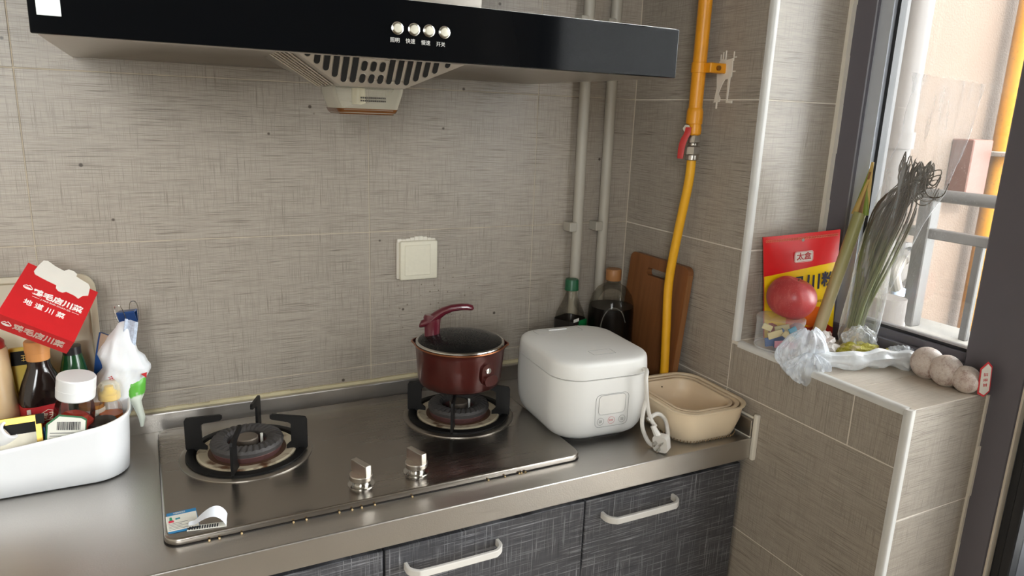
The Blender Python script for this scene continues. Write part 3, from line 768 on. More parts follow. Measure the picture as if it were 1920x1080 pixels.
MB().box(-0.0262, -0.0158, -0.0005, 0.0040, 0.0006, 0.0011, LT).build('red_mark', mat('mark_red', (214, 60, 84), 0.5), el, smooth=False)
MB().prism([(-0.0125, 0.0065), (-0.0095, 0.0040), (-0.0095, 0.0050), (-0.002, 0.0050), (-0.002, 0.0085), (-0.0095, 0.0085), (-0.0095, 0.0095)], LT, 0.0009).build('arrow_mark', mat('mark_teal', (50, 140, 150), 0.5), el, smooth=False)
text('中国能效标识', 0.0042, LT @ Matrix.Translation((-0.002, 0.0205, 0.0006)), mat('label_white', (232, 230, 220)), el, depth=0.0001)
PT = frame((-1.0390, -0.4120, HBZ), (1, -0.16, 0), (0.16, 1, 0))
sb = MB().box(-0.028, 0.027, -0.018, -0.004, 0.0, 0.0004, PT).build('label_strip', mat('label_white', (232, 230, 220)), hob, smooth=False)
mb = MB()
for k in range(12): mb.box(-0.0255+0.0035*k, -0.0235+0.0035*k, -0.0155, -0.0065, 0.0003, 0.0007, PT)
mb.build('printed_block', mat('print_black', (34, 36, 44), 0.6), sb, smooth=False)
def peel(u, v):
    # a loose flap curling up and back over to the left
    x = 0.026-0.052*u; a = u
    z = 0.001+0.021*math.sin(min(1, a*1.15)*PI*0.92)**0.8*(0.75+0.25*v) if u > 0 else 0.0006
    y = -0.016+0.034*v*(1-0.80*u)+0.004*u
    return PT @ Vector((x+0.006*math.sin(a*PI), y, max(0.0008, z)))
MB().grid(peel, 18, 8, 0.0003).build('peeling_flap', mat('flap_white', (226, 230, 238), 0.5), hob, angle=80)

# ------------------------------------------------------------------ saucepan
PC = Vector((-0.5330, -0.187, 0.0)); PZ = 0.8860
pan = thing('saucepan', 'dark red enamel saucepan with a glass lid on the back burner', 'saucepan', (PC.x, PC.y, PZ))
def pan_mat():
    t = NT('pan_red'); p = t.pos(obj=True)
    sep = t.n('ShaderNodeSeparateXYZ'); t.l(p, sep.inputs[0])
    soot = t.ramp(t.math('ADD', sep.outputs[2], t.math('MULTIPLY', t.noise(p, 40, 4), 0.03)), 0.010, 0.040, True)
    c = t.mix(t.noise(p, 14, 4), lin(92, 32, 27), lin(62, 21, 19))
    stain = t.ramp(t.noise(t.pos(30, 30, 9, True), 1, 4), 0.52, 0.70)
    c = t.mix(t.math('MULTIPLY', stain, 0.45), c, lin(70, 30, 22))
    c = t.mix(t.math('MULTIPLY', soot, 0.75), c, lin(40, 22, 20))
    t.l(c, t.b.inputs['Base Color']); t.set(Roughness=0.30, Metallic=0.35, Coat_Weight=0.3); return t.m
pm = pan_mat()
def spout(a, z):
    if z < 0.074: return 1
    e = 0.0
    for c in (math.radians(153), math.radians(-27)):
        d = math.atan2(math.sin(a-c), math.cos(a-c)); e += math.exp(-(d/0.14)**2)
    return 1+0.075*e*min(1, (z-0.074)/0.010)
MB().lathe((PC.x, PC.y, PZ), [(0.070, 0), (0.078, 0.0015), (0.0835, 0.006), (0.0860, 0.015), (0.0885, 0.050), (0.0895, 0.072), (0.0900, 0.080), (0.0925, 0.085), (0.0930, 0.087), (0.0905, 0.0872), (0.0880, 0.080), (0.086, 0.015), (0.06, 0.004)], 72, wob=spout, cap1=True).build('pot', pm, pan)
MB().lathe((PC.x, PC.y, PZ), [(0.0935, 0.0845), (0.0945, 0.0862), (0.0935, 0.0880), (0.0915, 0.0880)], 72, wob=spout, cap0=False, cap1=False).build('pot_rim', mat('rim_copper', (150, 96, 66), 0.3, 0.9), pan)
lid = MB().lathe((PC.x, PC.y, PZ), [(0.0900, 0.0872), (0.0915, 0.0890), (0.0905, 0.0910), (0.0870, 0.0925), (0.0855, 0.0915)], 72, cap0=False, cap1=False).build('lid_band', chrome, pan)
def lid_glass():
    t = NT('lid_glass')
    tr = t.n('ShaderNodeBsdfTransparent'); tr.inputs[0].default_value = (0.22, 0.22, 0.22, 1)
    fr = t.n('ShaderNodeFresnel'); fr.inputs[0].default_value = 1.5
    t.set(Base_Color=lin(30, 30, 30), Roughness=0.12)
    drops = t.ramp(t.noise(t.pos(), 420, 3), 0.5, 0.6)
    t.l(t.math('MULTIPLY_ADD', drops, 0.25, 0.08), t.b.inputs['Roughness']); t.bump(drops, 0.25, 0.001)
    mx = t.n('ShaderNodeMixShader'); t.l(t.math('MULTIPLY_ADD', fr.outputs[0], 0.8, 0.45), mx.inputs[0]); t.l(tr.outputs[0], mx.inputs[1]); t.l(t.b.outputs[0], mx.inputs[2])
    t.l(mx.outputs[0], t.out.inputs['Surface']); return t.m
MB().lathe((PC.x, PC.y, PZ), [(0.0860, 0.0915), (0.078, 0.0955), (0.060, 0.1005), (0.040, 0.1040), (0.020, 0.1060), (0.001, 0.1065)], 64, cap0=False, cap1=False).build('lid_glass', lid_glass(), lid)
mar = mat('maroon_plastic', (92, 26, 40), 0.28, var=0.08, coat=0.4)
e1 = Vector((math.cos(YAW), -math.sin(YAW), 0)); e2 = Vector((math.sin(YAW), math.cos(YAW), 0))
def HP(s, z, d=0.0): return Vector((PC.x, PC.y, PZ))+e1*s+e2*d+ZA*z
hm = MB()
R = []
for s, z, w, h in ((-0.058, 0.094, 0.016, 0.010), (-0.058, 0.105, 0.0155, 0.009), (-0.058, 0.125, 0.0165, 0.010), (-0.058, 0.137, 0.018, 0.011), (-0.057, 0.143, 0.016, 0.010)):
    R.append([HP(s+w*math.cos(a), z, h*math.sin(a)) for a in [2*PI*k/16 for k in range(16)]])
hm.rings(R)
path = spline([(-0.062, 0.130), (-0.050, 0.140), (-0.030, 0.154), (-0.008, 0.1620), (0.016, 0.1635), (0.024, 0.1615)], 6) if False else [Vector((a, b, 0)) for a, b in ((-0.060, 0.132), (-0.048, 0.142), (-0.034, 0.152), (-0.018, 0.1585), (0.0, 0.1615), (0.014, 0.1622), (0.022, 0.1605), (0.025, 0.1575))]
R = []
for i, p in enumerate(path):
    t = (path[min(i+1, len(path)-1)]-path[max(i-1, 0)]).normalized(); nrm = Vector((-t.y, t.x, 0))
    hh = (0.010, 0.0098, 0.0085, 0.0075, 0.0070, 0.0068, 0.0060, 0.003)[i]; ww = (0.011, 0.011, 0.010, 0.0095, 0.009, 0.009, 0.0085, 0.005)[i]
    R.append([HP(p.x+nrm.x*hh*math.sin(a), p.y+nrm.y*hh*math.sin(a), ww*math.cos(a)) for a in [2*PI*k/14 for k in range(14)]])
hm.rings(R)
R = []
for s, z, h, w in ((-0.052, 0.132, 0.011, 0.0105), (-0.066, 0.128, 0.0095, 0.010), (-0.080, 0.1225, 0.0075, 0.009), (-0.0835, 0.1195, 0.0045, 0.007)):
    R.append([HP(s, z+h*math.sin(a), w*math.cos(a)) for a in [2*PI*k/14 for k in range(14)]])
hm.rings(R)
hm.build('lid_handle', mar, lid)
ad = math.radians(-76)
dv = Vector((math.cos(ad), math.sin(ad), 0)); tv = Vector((-dv.y, dv.x, 0))
T = frame(PC+Vector((0, 0, PZ+0.044))+dv*0.0875, tv, ZA)
bk = MB().prism(rpoly(0.030, 0.044, 0.013, 4, 0.0, 0.0), T, 0.006).build('handle_bracket', pm, pan)
MB().lathe(T @ Vector((0, 0.008, 0.005)), [(0.006, 0), (0.006, 0.003), (0.002, 0.004)], 16, T.to_3x3().to_4x4()).build('screw', chrome, bk)
MB().prism(rpoly(0.032, 0.021, 0.0104, 6, 0.004, -0.012), T @ Matrix.Translation((0, 0, 0.005)), 0.007).build('bracket_lug', pm, bk)

# ------------------------------------------------------------------ rice cooker
KX, KY, KT, KW, KD = -0.2970, -0.282, math.radians(-3.5), 0.222, 0.250
ck = thing('rice_cooker', 'white box shaped rice cooker with rounded corners beside the hob', 'rice cooker', (KX, KY, ZC))
def kr(z, i, r=0.062): return rr(KX, KY, z, KW-2*i, KD-2*i, max(0.01, r-i*0.5), 10, KT)
MB().rings([kr(z, i) for z, i in ((0.8065, 0.038), (0.8072, 0.030), (0.810, 0.022), (0.8170, 0.0135), (0.828, 0.0075), (0.845, 0.003), (0.870, 0.0008), (0.900, 0.0), (0.9300, 0.0010), (0.9382, 0.0016), (0.9386, 0.003))]).build('body', cooker_white, ck, angle=50)
MB().rings([kr(z, i) for z, i in ((ZC, 0.034), (0.808, 0.032))]).build('base', mat('cooker_base', (60, 58, 56), 0.6), ck)
MB().rings([kr(z, i) for z, i in ((0.9384, 0.0042), (0.9408, 0.0042))]).build('seam', mat('seam_grey', (150, 148, 146), 0.5), ck)
kl = MB().rings([kr(z, i) for z, i in ((0.9404, 0.003), (0.9408, 0.0014), (0.950, 0.0018), (0.9640, 0.0030), (0.9690, 0.0044), (0.9718, 0.0070), (0.9734, 0.0110), (0.9745, 0.020), (0.9752, 0.05))]).build('lid', cooker_white, ck, angle=50)
KF = Matrix.Translation((KX, KY, 0)) @ Matrix.Rotation(KT, 4, 'Z')
def kface(x, z, d=0.0): return frame(KF @ Vector((x, -KD/2-d, z)), KF.to_3x3() @ XA, ZA)
def loop(poly, T, r, dz=0.0): return MB().tube([T @ Vector((a, b, dz)) for a, b in poly], r, 6, closed=True)
T = kface(0, 0)
pn = loop(rpoly(0.074, 0.068, 0.010, 5, 0.004, 0.874), T, 0.00045, 0.0004).build('panel_outline', cooker_line, ck)
MB().prism(rpoly(0.060, 0.040, 0.008, 5, 0.004, 0.8860), T, 0.0005).build('display', mat('display_white', (232, 230, 226), 0.15), ck)
loop(rpoly(0.060, 0.040, 0.008, 5, 0.004, 0.8860), T, 0.00045, 0.0005).build('display_outline', cooker_line, ck)
for i, x in enumerate((-0.0205, 0.004, 0.0285)):
    b = loop([(x+0.0074*math.cos(a), 0.8520+0.0074*math.sin(a)) for a in [2*PI*k/24 for k in range(24)]], T, 0.0004, 0.0005).build('button', cooker_pink if i == 1 else cooker_line, ck)
    mb = MB()
    for k in range(3):
        if i == 1: mb.box(x-0.0040+k*0.0030, x-0.0025+k*0.0030, 0.8500, 0.8540, 0.0001, 0.0009, T)
        else: mb.box(x-0.0032, x+0.0032, 0.8490+k*0.0022, 0.8500+k*0.0022, 0.0001, 0.0009, T)
    mb.build('button_icon', cooker_pink if i == 1 else cooker_line, b, smooth=False)
TT = Matrix.Translation((KX, KY, 0.9752)) @ Matrix.Rotation(KT, 4, 'Z')
loop(rpoly(0.050, 0.026, 0.0015, 2, 0.006, -0.070), TT, 0.0004, 0.0001).build('badge_outline', cooker_line, kl)
MB().rbox(-0.032, 0.012, 0.0925, 0.0975, -0.0020, 0.0012, 0.0006, 1, TT).build('steam_slot', white_plastic, kl)
loop(rpoly(0.110, 0.030, 0.006, 3, -0.012, 0.088), TT, 0.0004, -0.0002).build('vent_outline', cooker_line, kl)
# power lead and plug
cordm = mat('cord_white', (222, 218, 212), 0.4)
cp = spline([(-0.190, -0.130, 0.880), (-0.150, -0.180, 0.9250), (-0.130, -0.200, 0.9330), (-0.108, -0.215, 0.915), (-0.130, -0.260, 0.890)], 10)
MB().tube(cp, 0.0040, 10).build('cord_arch', cordm, ck)
cp = spline([(-0.2250, -0.385, 0.940), (-0.2340, -0.420, 0.952), (-0.2480, -0.4390, 0.940), (-0.2400, -0.4400, 0.886), (-0.2300, -0.4420, 0.8560), (-0.2220, -0.4480, 0.8420)], 10)
MB().tube(cp, 0.0042, 10).build('power_cord', cordm, ck)
c2 = spline([(-0.2420, -0.4380, 0.900), (-0.2500, -0.4400, 0.868), (-0.2500, -0.4440, 0.840), (-0.2360, -0.4520, 0.8100), (-0.215, -0.4600, 0.8045), (-0.196, -0.4560, 0.812), (-0.1850, -0.4400, 0.830), (-0.1930, -0.4380, 0.8500), (-0.214, -0.440, 0.8640), (-0.236, -0.440, 0.8560)], 10)
MB().tube(c2, 0.0042, 10).build('cord_loop', cordm, ck)
PLO = Vector((-0.2270, -0.4760, 0.8200))
PF = frame(PLO, Vector((0.42, -0.85, 0.10)), Vector((-0.15, 0.0, 1)))
pl = MB().prism(rpoly(0.030, 0.034, 0.008, 5), PF @ Matrix.Translation((0, 0, -0.008)), 0.016).build('plug', cordm, ck)
MB().tube([PF @ Vector((-0.006, 0.012, 0)), PF @ Vector((-0.016, 0.034, 0.0))], [0.0075, 0.0048], 10).build('strain_relief', cordm, pl)
for a, b, r in ((0.0, -0.009, 0), (-0.0065, 0.004, 0.5), (0.0065, 0.004, -0.5)):
    Q = PF @ Matrix.Translation((a, b, 0.0075)) @ Matrix.Rotation(r, 4, 'Z')
    MB().rbox(-0.0009, 0.0009, -0.0032, 0.0032, 0, 0.016, 0.0003, 1, Q).build('pin', chrome, pl)

# ------------------------------------------------------------------ nested beige tubs
BX, BY, BT = -0.0955, -0.3850, math.radians(-2)
def tub(name, label, w, d, zb, zt, rad, m, rim=0.005, slots=False, loc_dz=0.0, base_w=0.03, dx=0.0, dy=0.0):
    t = thing(name, label, 'tub', (BX+dx, BY+dy, zb), 'nested beige kitchen tubs')
    n = 10
    def q(z, i, r=rad): return rr(BX+dx, BY+dy, z, w-2*i, d-2*i, max(0.01, r-i*0.6), n, BT)
    s = base_w/2
    H = zt-zb
    o = [q(zb, s+0.010), q(zb+0.002, s+0.004), q(zb+0.010, s), q(zb+H*0.6, s*0.35), q(zt-0.004, 0.003)]
    r = [q(zt-0.004, -rim*0.2), q(zt-0.001, -rim*0.4), q(zt, 0.0), q(zt-0.0006, rim), q(zt-0.003, rim+0.0015)]
    inn = [q(zb+H*0.6, s*0.35+0.004), q(zb+0.012, s+0.004), q(zb+0.005, s+0.012), q(zb+0.004, s+0.03)]
    b = MB().rings(o+r+inn).build('tub_body', m, t, angle=50)
    if slots: 
        for side in slots: pass
    return t, q, b
t1, q1, b1 = tub('wash_tub', 'largest outer beige plastic tub holding two smaller ones', 0.182, 0.218, ZC, 0.8725, 0.050, beige_plastic)
mb = MB()
ring = q1(ZC+0.0055, 0.0125)
for k in range(len(ring)):
    a, b = ring[k], ring[(k+1) % len(ring)]
    nn = max(1, int((b-a).length/0.007))
    for j in range(nn):
        p = a+(b-a)*(j+0.3)/nn; dirv = (p-Vector((BX, BY, p.z))).normalized()
        mb.tube([p-ZA*0.001, p+dirv*0.0016+ZA*0.0045], 0.0008, 5)
mb.build('drain_slot_row', mat('slot_tan', (150, 124, 94), 0.7), t1)['kind'] = 'stuff'
t2, q2, b2 = tub('colander_tub', 'middle beige colander nested in the outer tub', 0.160, 0.196, ZC+0.010, 0.8705, 0.045, beige_inner)
t3, q3, b3 = tub('colander_tub', 'smallest innermost beige colander with drain slots', 0.138, 0.174, ZC+0.020, 0.8695, 0.040, beige_inner)
drk = mat('slot_brown', (92, 70, 48), 0.7)
for k in range(5):
    MB().rbox(BX-0.040+k*0.0085, BX-0.0375+k*0.0085, BY-0.060, BY-0.044, ZC+0.0236, ZC+0.0252, 0.0004, 1).build('drain_slot', drk, t3)
for k in range(5):
    MB().rbox(BX+0.010+k*0.0085, BX+0.0125+k*0.0085, BY-0.050, BY-0.034, ZC+0.0236, ZC+0.0252, 0.0004, 1).build('drain_slot', drk, t3)
MB().lathe((BX-0.002, BY+0.0765, 0.8560), [(0.0016, 0), (0.0016, 0.002)], 8, RX).build('peg_hole', drk, t3)

# ------------------------------------------------------------------ things in the corner behind the cooker
wood = NT('board_wood'); p = wood.pos(9, 60, 3.0, True)
wood.l(wood.mix(wood.noise(p, 1.6, 5, 0.6), lin(150, 98, 58), lin(104, 62, 34)), wood.b.inputs['Base Color']); wood.set(Roughness=0.45)
wood_edge = NT('board_edge'); p = wood_edge.pos(60, 60, 3.0, True)
wood_edge.l(wood_edge.mix(wood_edge.noise(p, 1.6, 5, 0.6), lin(158, 110, 66), lin(120, 76, 44)), wood_edge.b.inputs['Base Color']); wood_edge.set(Roughness=0.5)
bd = thing('cutting_board', 'brown wooden cutting board with a slot handle leaning in the corner', 'cutting board', (-0.05, -0.18, ZC))
# board plane leans on the right wall; u along -y, v up
bT = frame((-0.030, -0.058, ZC+0.0005), (0, -1, 0), (0.085, 0, 1))
BW, BH, BTh = 0.214, 0.312, 0.016
b = bmesh.new()
def ringverts(poly, z): return [b.verts.new(bT @ Vector((x, y, z))) for x, y in poly]
outer = rpoly(BW, BH, 0.016, 4, BW/2, BH/2)
hole = rpoly(0.078, 0.018, 0.0088, 4, BW*0.50, BH-0.036)
for z in (0.0, -BTh):
    pass
mbB = MB()
def plate_with_hole(outer, hole, T, z0, z1):
    me = bmesh.new(); L = []
    for z in (z0, z1):
        vo = [me.verts.new(T @ Vector((x, y, z))) for x, y in outer]; vh = [me.verts.new(T @ Vector((x, y, z))) for x, y in hole]
        eo = [me.edges.new((vo[i], vo[(i+1) % len(vo)])) for i in range(len(vo))]; eh = [me.edges.new((vh[i], vh[(i+1) % len(vh)])) for i in range(len(vh))]
        bmesh.ops.triangle_fill(me, edges=eo+eh, use_beauty=True); L.append((vo, vh))
    for i in range(2):
        a, c = L[0][i], L[1][i]
        for k in range(len(a)): me.faces.new((a[k], a[(k+1) % len(a)], c[(k+1) % len(a)], c[k]))
    return me
b.free()
mbB.bm(plate_with_hole(outer, hole, bT, 0.0, BTh))
mbB.build('board', wood.m, bd, smooth=False)
MB().box(BW-0.001, BW+0.0006, 0.018, BH-0.018, 0.0015, BTh-0.0015, bT).build('board_edge', wood_edge.m, bd, smooth=False)
bottle_clear = glassy('bottle_clear', (0.92, 0.91, 0.88), 0.06, gain=0.40)
dark_liquid = mat('dark_liquid', (14, 10, 9), 0.3, var=0.0, spec=0.2)
sy = thing('sauce_jug', 'big clear bottle half full of black sauce with a tan cap', 'bottle', (-0.108, -0.112, ZC))
prof = [(0.050, 0.0), (0.054, 0.004), (0.055, 0.02), (0.055, 0.172), (0.053, 0.198), (0.047, 0.220), (0.035, 0.238), (0.020, 0.247), (0.0155, 0.250), (0.0155, 0.256)]
MB().lathe((-0.108, -0.112, ZC), prof, 40).build('bottle_shell', bottle_clear, sy)
MB().lathe((-0.108, -0.112, ZC), [(0.0485, 0.003), (0.0525, 0.008), (0.0533, 0.02), (0.0533, 0.172), (0.0520, 0.194), (0.001, 0.1945)], 40).build('sauce', dark_liquid, sy)
tan = mat('tan_cap', (150, 102, 58), 0.45)
MB().lathe((-0.108, -0.112, ZC), [(0.0180, 0.2565), (0.0185, 0.258), (0.0185, 0.281), (0.0172, 0.2835), (0.002, 0.284)], 36, wob=lambda a, z: 1+0.012*math.sin(a*24)).build('cap', tan, sy)
MB().lathe((-0.108, -0.112, ZC), [(0.0165, 0.2485), (0.0190, 0.2495), (0.0190, 0.2525), (0.0165, 0.2535)], 36, cap0=False, cap1=False).build('neck_ring', bottle_clear, sy)
handleM = MB(); handleM.tube(spline([(-0.154, -0.142, ZC+0.110), (-0.156, -0.144, ZC+0.165), (-0.142, -0.153, ZC+0.198), (-0.118, -0.165, ZC+0.194), (-0.104, -0.166, ZC+0.165)], 8), 0.0014, 8)
handleM.build('grip_ridge', film('ridge_clear', (170, 168, 160), 0.10, 0.4, 0.05), sy)
gb = thing('green_cap_bottle', 'square clear bottle with a green cap and dark label', 'bottle', (-0.200, -0.075, ZC))
R = [rr(-0.200, -0.075, ZC+z, w, w*0.92, r, 6, math.radians(24)) for z, w, r in ((0.0, 0.058, 0.010), (0.003, 0.062, 0.012), (0.160, 0.062, 0.012), (0.176, 0.058, 0.014), (0.195, 0.046, 0.016), (0.212, 0.034, 0.015), (0.222, 0.029, 0.0135), (0.232, 0.0265, 0.013))]
MB().rings(R).build('bottle_shell', bottle_clear, gb)
MB().lathe((-0.200, -0.075, ZC), [(0.0165, 0.2305), (0.0168, 0.2320), (0.0160, 0.2350), (0.0158, 0.2540), (0.0145, 0.2570), (0.001, 0.2575)], 32, wob=lambda a, z: 1+0.012*math.sin(a*20)).build('cap', mat('cap_green', (16, 84, 52), 0.4), gb)
R = [rr(-0.200, -0.075, ZC+z, 0.0632, 0.0632*0.92, 0.0125, 6, math.radians(24)) for z in (0.070, 0.162)]
lb = MB().rings(R, False, False).build('label_wrap', mat('label_black', (34, 30, 28), 0.4), gb)
LBF = frame(Vector((-0.200, -0.075, 0))+Matrix.Rotation(math.radians(24), 3, 'Z') @ Vector((0, -0.0295, 0)), Matrix.Rotation(math.radians(24), 3, 'Z') @ XA, ZA)
MB().box(-0.006, 0.028, ZC+0.120, ZC+0.1605, 0.0, 0.0006, LBF).build('green_panel', mat('panel_green', (20, 120, 62), 0.4), lb, smooth=False)
marks(0.016, LBF @ Matrix.Translation((-0.021, ZC+0.1475, 0.0004)), mat('label_red', (170, 60, 60), 0.5), lb)
wpale = mat('white_label', (224, 222, 214), 0.5)
marks(0.009, LBF @ Matrix.Translation((-0.011, ZC+0.1480, 0.0006)), wpale, lb)
MB().box(-0.028, -0.006, ZC+0.1605, ZC+0.168, 0.0, 0.0006, LBF).build('label_edge', wpale, lb, smooth=False)

# ------------------------------------------------------------------ pipes on the walls
for i, (xb, lbl) in enumerate(((-0.158, 'pale plastic conduit on the back wall, the one nearer the hob'), (-0.0835, 'pale plastic conduit on the back wall, the one nearer the corner'))):
    c = thing('conduit', lbl, 'conduit', (xb, -0.02, 0.84), 'wall conduits')
    MB().tube([(xb-0.006, -0.021, CZ), (xb-0.003, -0.021, 1.5), (xb, -0.021, 0.842)], 0.0128, 20).build('pipe', conduit_mat, c)
    for z in (1.172, 1.640):
        MB().rbox(xb-0.030, xb-0.010, -0.034, -0.0004, z-0.010, z+0.012, 0.0015, 1).build('clip', conduit_mat, c)
        MB().rbox(xb+0.0165, xb+0.0190, -0.014, -0.0004, z-0.010, z+0.012, 0.0006, 1).build('clip', conduit_mat, c)
gx = -0.045
gi = thing('indoor_gas_pipe', 'yellow gas pipe with red valve lever and hose on the side wall', 'pipe', (gx, -0.272, 0.80))
MB().tube([(gx, -0.2725, CZ), (gx, -0.2725, 1.455)], 0.0142, 24).build('pipe', yellow_pipe, gi)
MB().lathe((gx, -0.2725, 1.4240), [(0.0150, 0), (0.0170, 0.002), (0.0170, 0.026), (0.0150, 0.033), (0.0142, 0.034)], 24, cap0=False, cap1=False).build('coupling', yellow_pipe, gi)
vb = MB().lathe((gx, -0.2745, 1.4010), [(0.012, 0), (0.0150, 0.004), (0.0155, 0.014), (0.0140, 0.024)], 20).build('valve_body', yellow_pipe, gi)
vd = Vector((-0.80, -0.60, 0)); vr = Vector((-0.60, 0.80, 0))
VT = frame((gx, -0.2745, 1.412), vr, ZA)
MB().tube([Vector((gx, -0.2745, 1.413)), Vector((gx, -0.2745, 1.413))+vr*0.013+vd*0.010], [0.008, 0.0065], 12).build('valve_stem', nickel, vb)
st = Vector((gx, -0.2745, 1.415))+vr*0.012+vd*0.013
MB().lathe(st, [(0.0085, -0.003), (0.0085, 0.004), (0.004, 0.005)], 6, frame((0, 0, 0), vd.cross(ZA), ZA).to_3x3().to_4x4()).build('nut', nickel, vb)
lv = [st+vd*0.004+ZA*0.003-vr*0.004, st+vd*0.007-ZA*0.010-vr*0.003, st+vd*0.008+vr*0.002-ZA*0.022, st+vd*0.008+vr*0.006-ZA*0.040, st+vd*0.008+vr*0.007-ZA*0.062]
lv = spline(lv, 5); R = []
for k, p in enumerate(lv):
    w = 0.0058+0.0012*math.sin(k/len(lv)*PI); R.append([p+vr*u*w+vd*v*0.0018 for u, v in ((-1, -0.6), (-0.6, -1), (0.6, -1), (1, -0.6), (1, 0.6), (0.6, 1), (-0.6, 1), (-1, 0.6))])
MB().rings(R).build('valve_lever', valve_red, vb)
for z0, z1, r, n, m in ((1.386, 1.4025, 0.0140, 6, nickel), (1.379, 1.3865, 0.0105, 18, nickel), (1.3615, 1.3795, 0.0160, 6, nickel), (1.350, 1.3620, 0.0142, 20, nickel)):
    MB().lathe((gx, -0.2755, z0), [(r*0.93, 0), (r, 0.0015), (r, z1-z0-0.0015), (r*0.93, z1-z0)], n).build('hex_fitting', m, gi)
hs = spline([(gx, -0.2755, 1.352), (gx-0.001, -0.2740, 1.30), (gx-0.004, -0.2600, 1.20), (gx-0.008, -0.2480, 1.08), (gx-0.010, -0.2560, 0.97), (gx-0.012, -0.2640, 0.88), (gx-0.012, -0.264, 0.812)], 10)
MB().tube(hs, 0.0098, 16).build('hose', yellow_hose, gi)
cl = MB().lathe((gx, -0.2725, 1.5280), [(0.0148, 0), (0.0162, 0.001), (0.0162, 0.020), (0.0148, 0.021)], 24, cap0=False, cap1=False).build('clamp', yellow_pipe, gi)
MB().rbox(gx+0.002, gx+0.0445, -0.2985-0.006, -0.2865, 1.5285, 1.5480, 0.0015, 1).build('clamp_arm', yellow_pipe, cl)
MB().lathe((gx+0.022, -0.3045, 1.538), [(0.005, 0), (0.005, 0.004), (0.002, 0.005)], 12, RX).build('bolt', mat('brass_dark', (140, 96, 40), 0.4, 0.7), cl)

# wall switch
sw = thing('wall_switch', 'cream blank wall plate with a cracked plaster edge above the saucepan', 'wall switch', (-0.559, -0.006, 1.111))
MB().rbox(-0.6035, -0.5165, -0.0135, -0.0004, 1.0675, 1.1545, 0.004, 3).build('plate', switch_mat, sw)
MB().rbox(-0.5935, -0.5340, -0.0148, -0.0120, 1.0780, 1.1460, 0.0012, 1).build('rocker', switch_mat, sw)
mb = MB()
for k in range(9):
    x0 = -0.608+k*0.0098; h = 0.003+0.006*math.exp(-((k-4.5)/2.2)**2)+0.002*random.random()
    mb.rbox(x0, x0+0.0102, -0.006, 0.0002, 1.150, 1.1545+h, 0.0012, 1)
mb.rbox(-0.6085, -0.602, -0.005, 0.0002, 1.070, 1.152, 0.0012, 1)
mb.build('plaster_edge', caulk, sw)

# ------------------------------------------------------------------ storage bin and what stands in it
bin_white = mat('bin_white', (240, 240, 241), 0.28, var=0.015)
ocx, ocy = -1.4450, -0.1250
sbn = thing('storage_bin', 'white plastic storage bin crammed with sauces beside the hob', 'storage bin', (ocx, ocy, ZC))
def rimz(x): return 0.8815+0.030*min(1.15, abs(x-ocx)/0.30)**1.7
def bring(i, t, top=True, n=8):
    P = rr(ocx, ocy, 0, 0.614-2*i, 0.160-2*i, 0.050, n)
    return [Vector((p.x, p.y, ZC+0.0005+(rimz(p.x)-ZC)*t)) for p in P]
lv = [bring(0.020, 0.0), bring(0.0125, 0.010), bring(0.0090, 0.04), bring(0.0060, 0.4), bring(0.003, 0.9), bring(0.0, 0.985), bring(0.0008, 1.0), bring(0.0028, 1.0), bring(0.0045, 0.98), bring(0.0085, 0.4), bring(0.0120, 0.06), bring(0.025, 0.03)]
# extra points along the long side so the dipped rim stays smooth
def dense(ring, k=10):
    out = []
    for i, p in enumerate(ring):
        q = ring[(i+1) % len(ring)]; out.append(p)
        if (q-p).length > 0.1:
            for j in range(1, k):
                w = p+(q-p)*j/k; out.append(w)
    return out
D2 = []
for r_, (i, t) in zip(lv, ((0.020, 0.0), (0.0125, 0.010), (0.0090, 0.04), (0.0060, 0.4), (0.003, 0.9), (0.0, 0.985), (0.0008, 1.0), (0.0028, 1.0), (0.0045, 0.98), (0.0085, 0.4), (0.0120, 0.06), (0.025, 0.03))):
    D2.append([Vector((p.x, p.y, ZC+0.0005+(rimz(p.x)-ZC)*t)) for p in dense(r_)])
MB().rings(D2).build('bin_shell', bin_white, sbn, angle=60)
IZ = ZC+0.006
# cream board leaning on the wall behind the bin
cream = mat('cream_plastic', (206, 196, 172), 0.4)
cb = thing('plastic_board', 'cream plastic chopping board with a hanging hole behind the bin', 'chopping board', (-1.30, -0.025, ZC))
cT = frame((-1.300, -0.040, ZC+0.0005), (1, 0, 0), (0, 0.10, 1))
q = MB(); q.bm(plate_with_hole(rpoly(0.240, 0.326, 0.028, 6, 0.0, 0.163), rpoly(0.016, 0.016, 0.0078, 5, 0.004, 0.298), cT, 0.0, 0.010)); q.build('board', cream, cb, smooth=False)
MB().tube([cT @ Vector((a, b, 0.0105)) for a, b in rpoly(0.218, 0.304, 0.020, 6, 0.0, 0.163)], 0.0016, 6, closed=True).build('juice_groove', mat('cream_dark', (180, 168, 142), 0.45), cb)
MB().tube([cT @ Vector((0.004+0.0095*math.cos(a), 0.298+0.0095*math.sin(a), 0.010)) for a in [2*PI*k/20 for k in range(20)]], 0.0022, 6, closed=True).build('hole_ring', mat('ring_dark', (70, 66, 60), 0.5), cb)
# squeeze bottle
sqm = mat('mayo_plastic', (196, 168, 130), 0.25, var=0.12, vscale=25, sss=0.2)
sq = thing('squeeze_bottle', 'tan squeeze bottle with a red cap at the end of the bin', 'bottle', (-1.310, -0.105, IZ))
MB().lathe((-1.334, -0.100, IZ), [(0.030, 0.0), (0.033, 0.004), (0.034, 0.05), (0.033, 0.10), (0.029, 0.145), (0.026, 0.185), (0.0245, 0.218), (0.023, 0.222)], 36).build('bottle', sqm, sq)
MB().lathe((-1.334, -0.100, IZ), [(0.0215, 0.2222), (0.0215, 0.232), (0.018, 0.236), (0.004, 0.240)], 28).build('cap', mat('cap_red', (170, 36, 38), 0.4), sq)
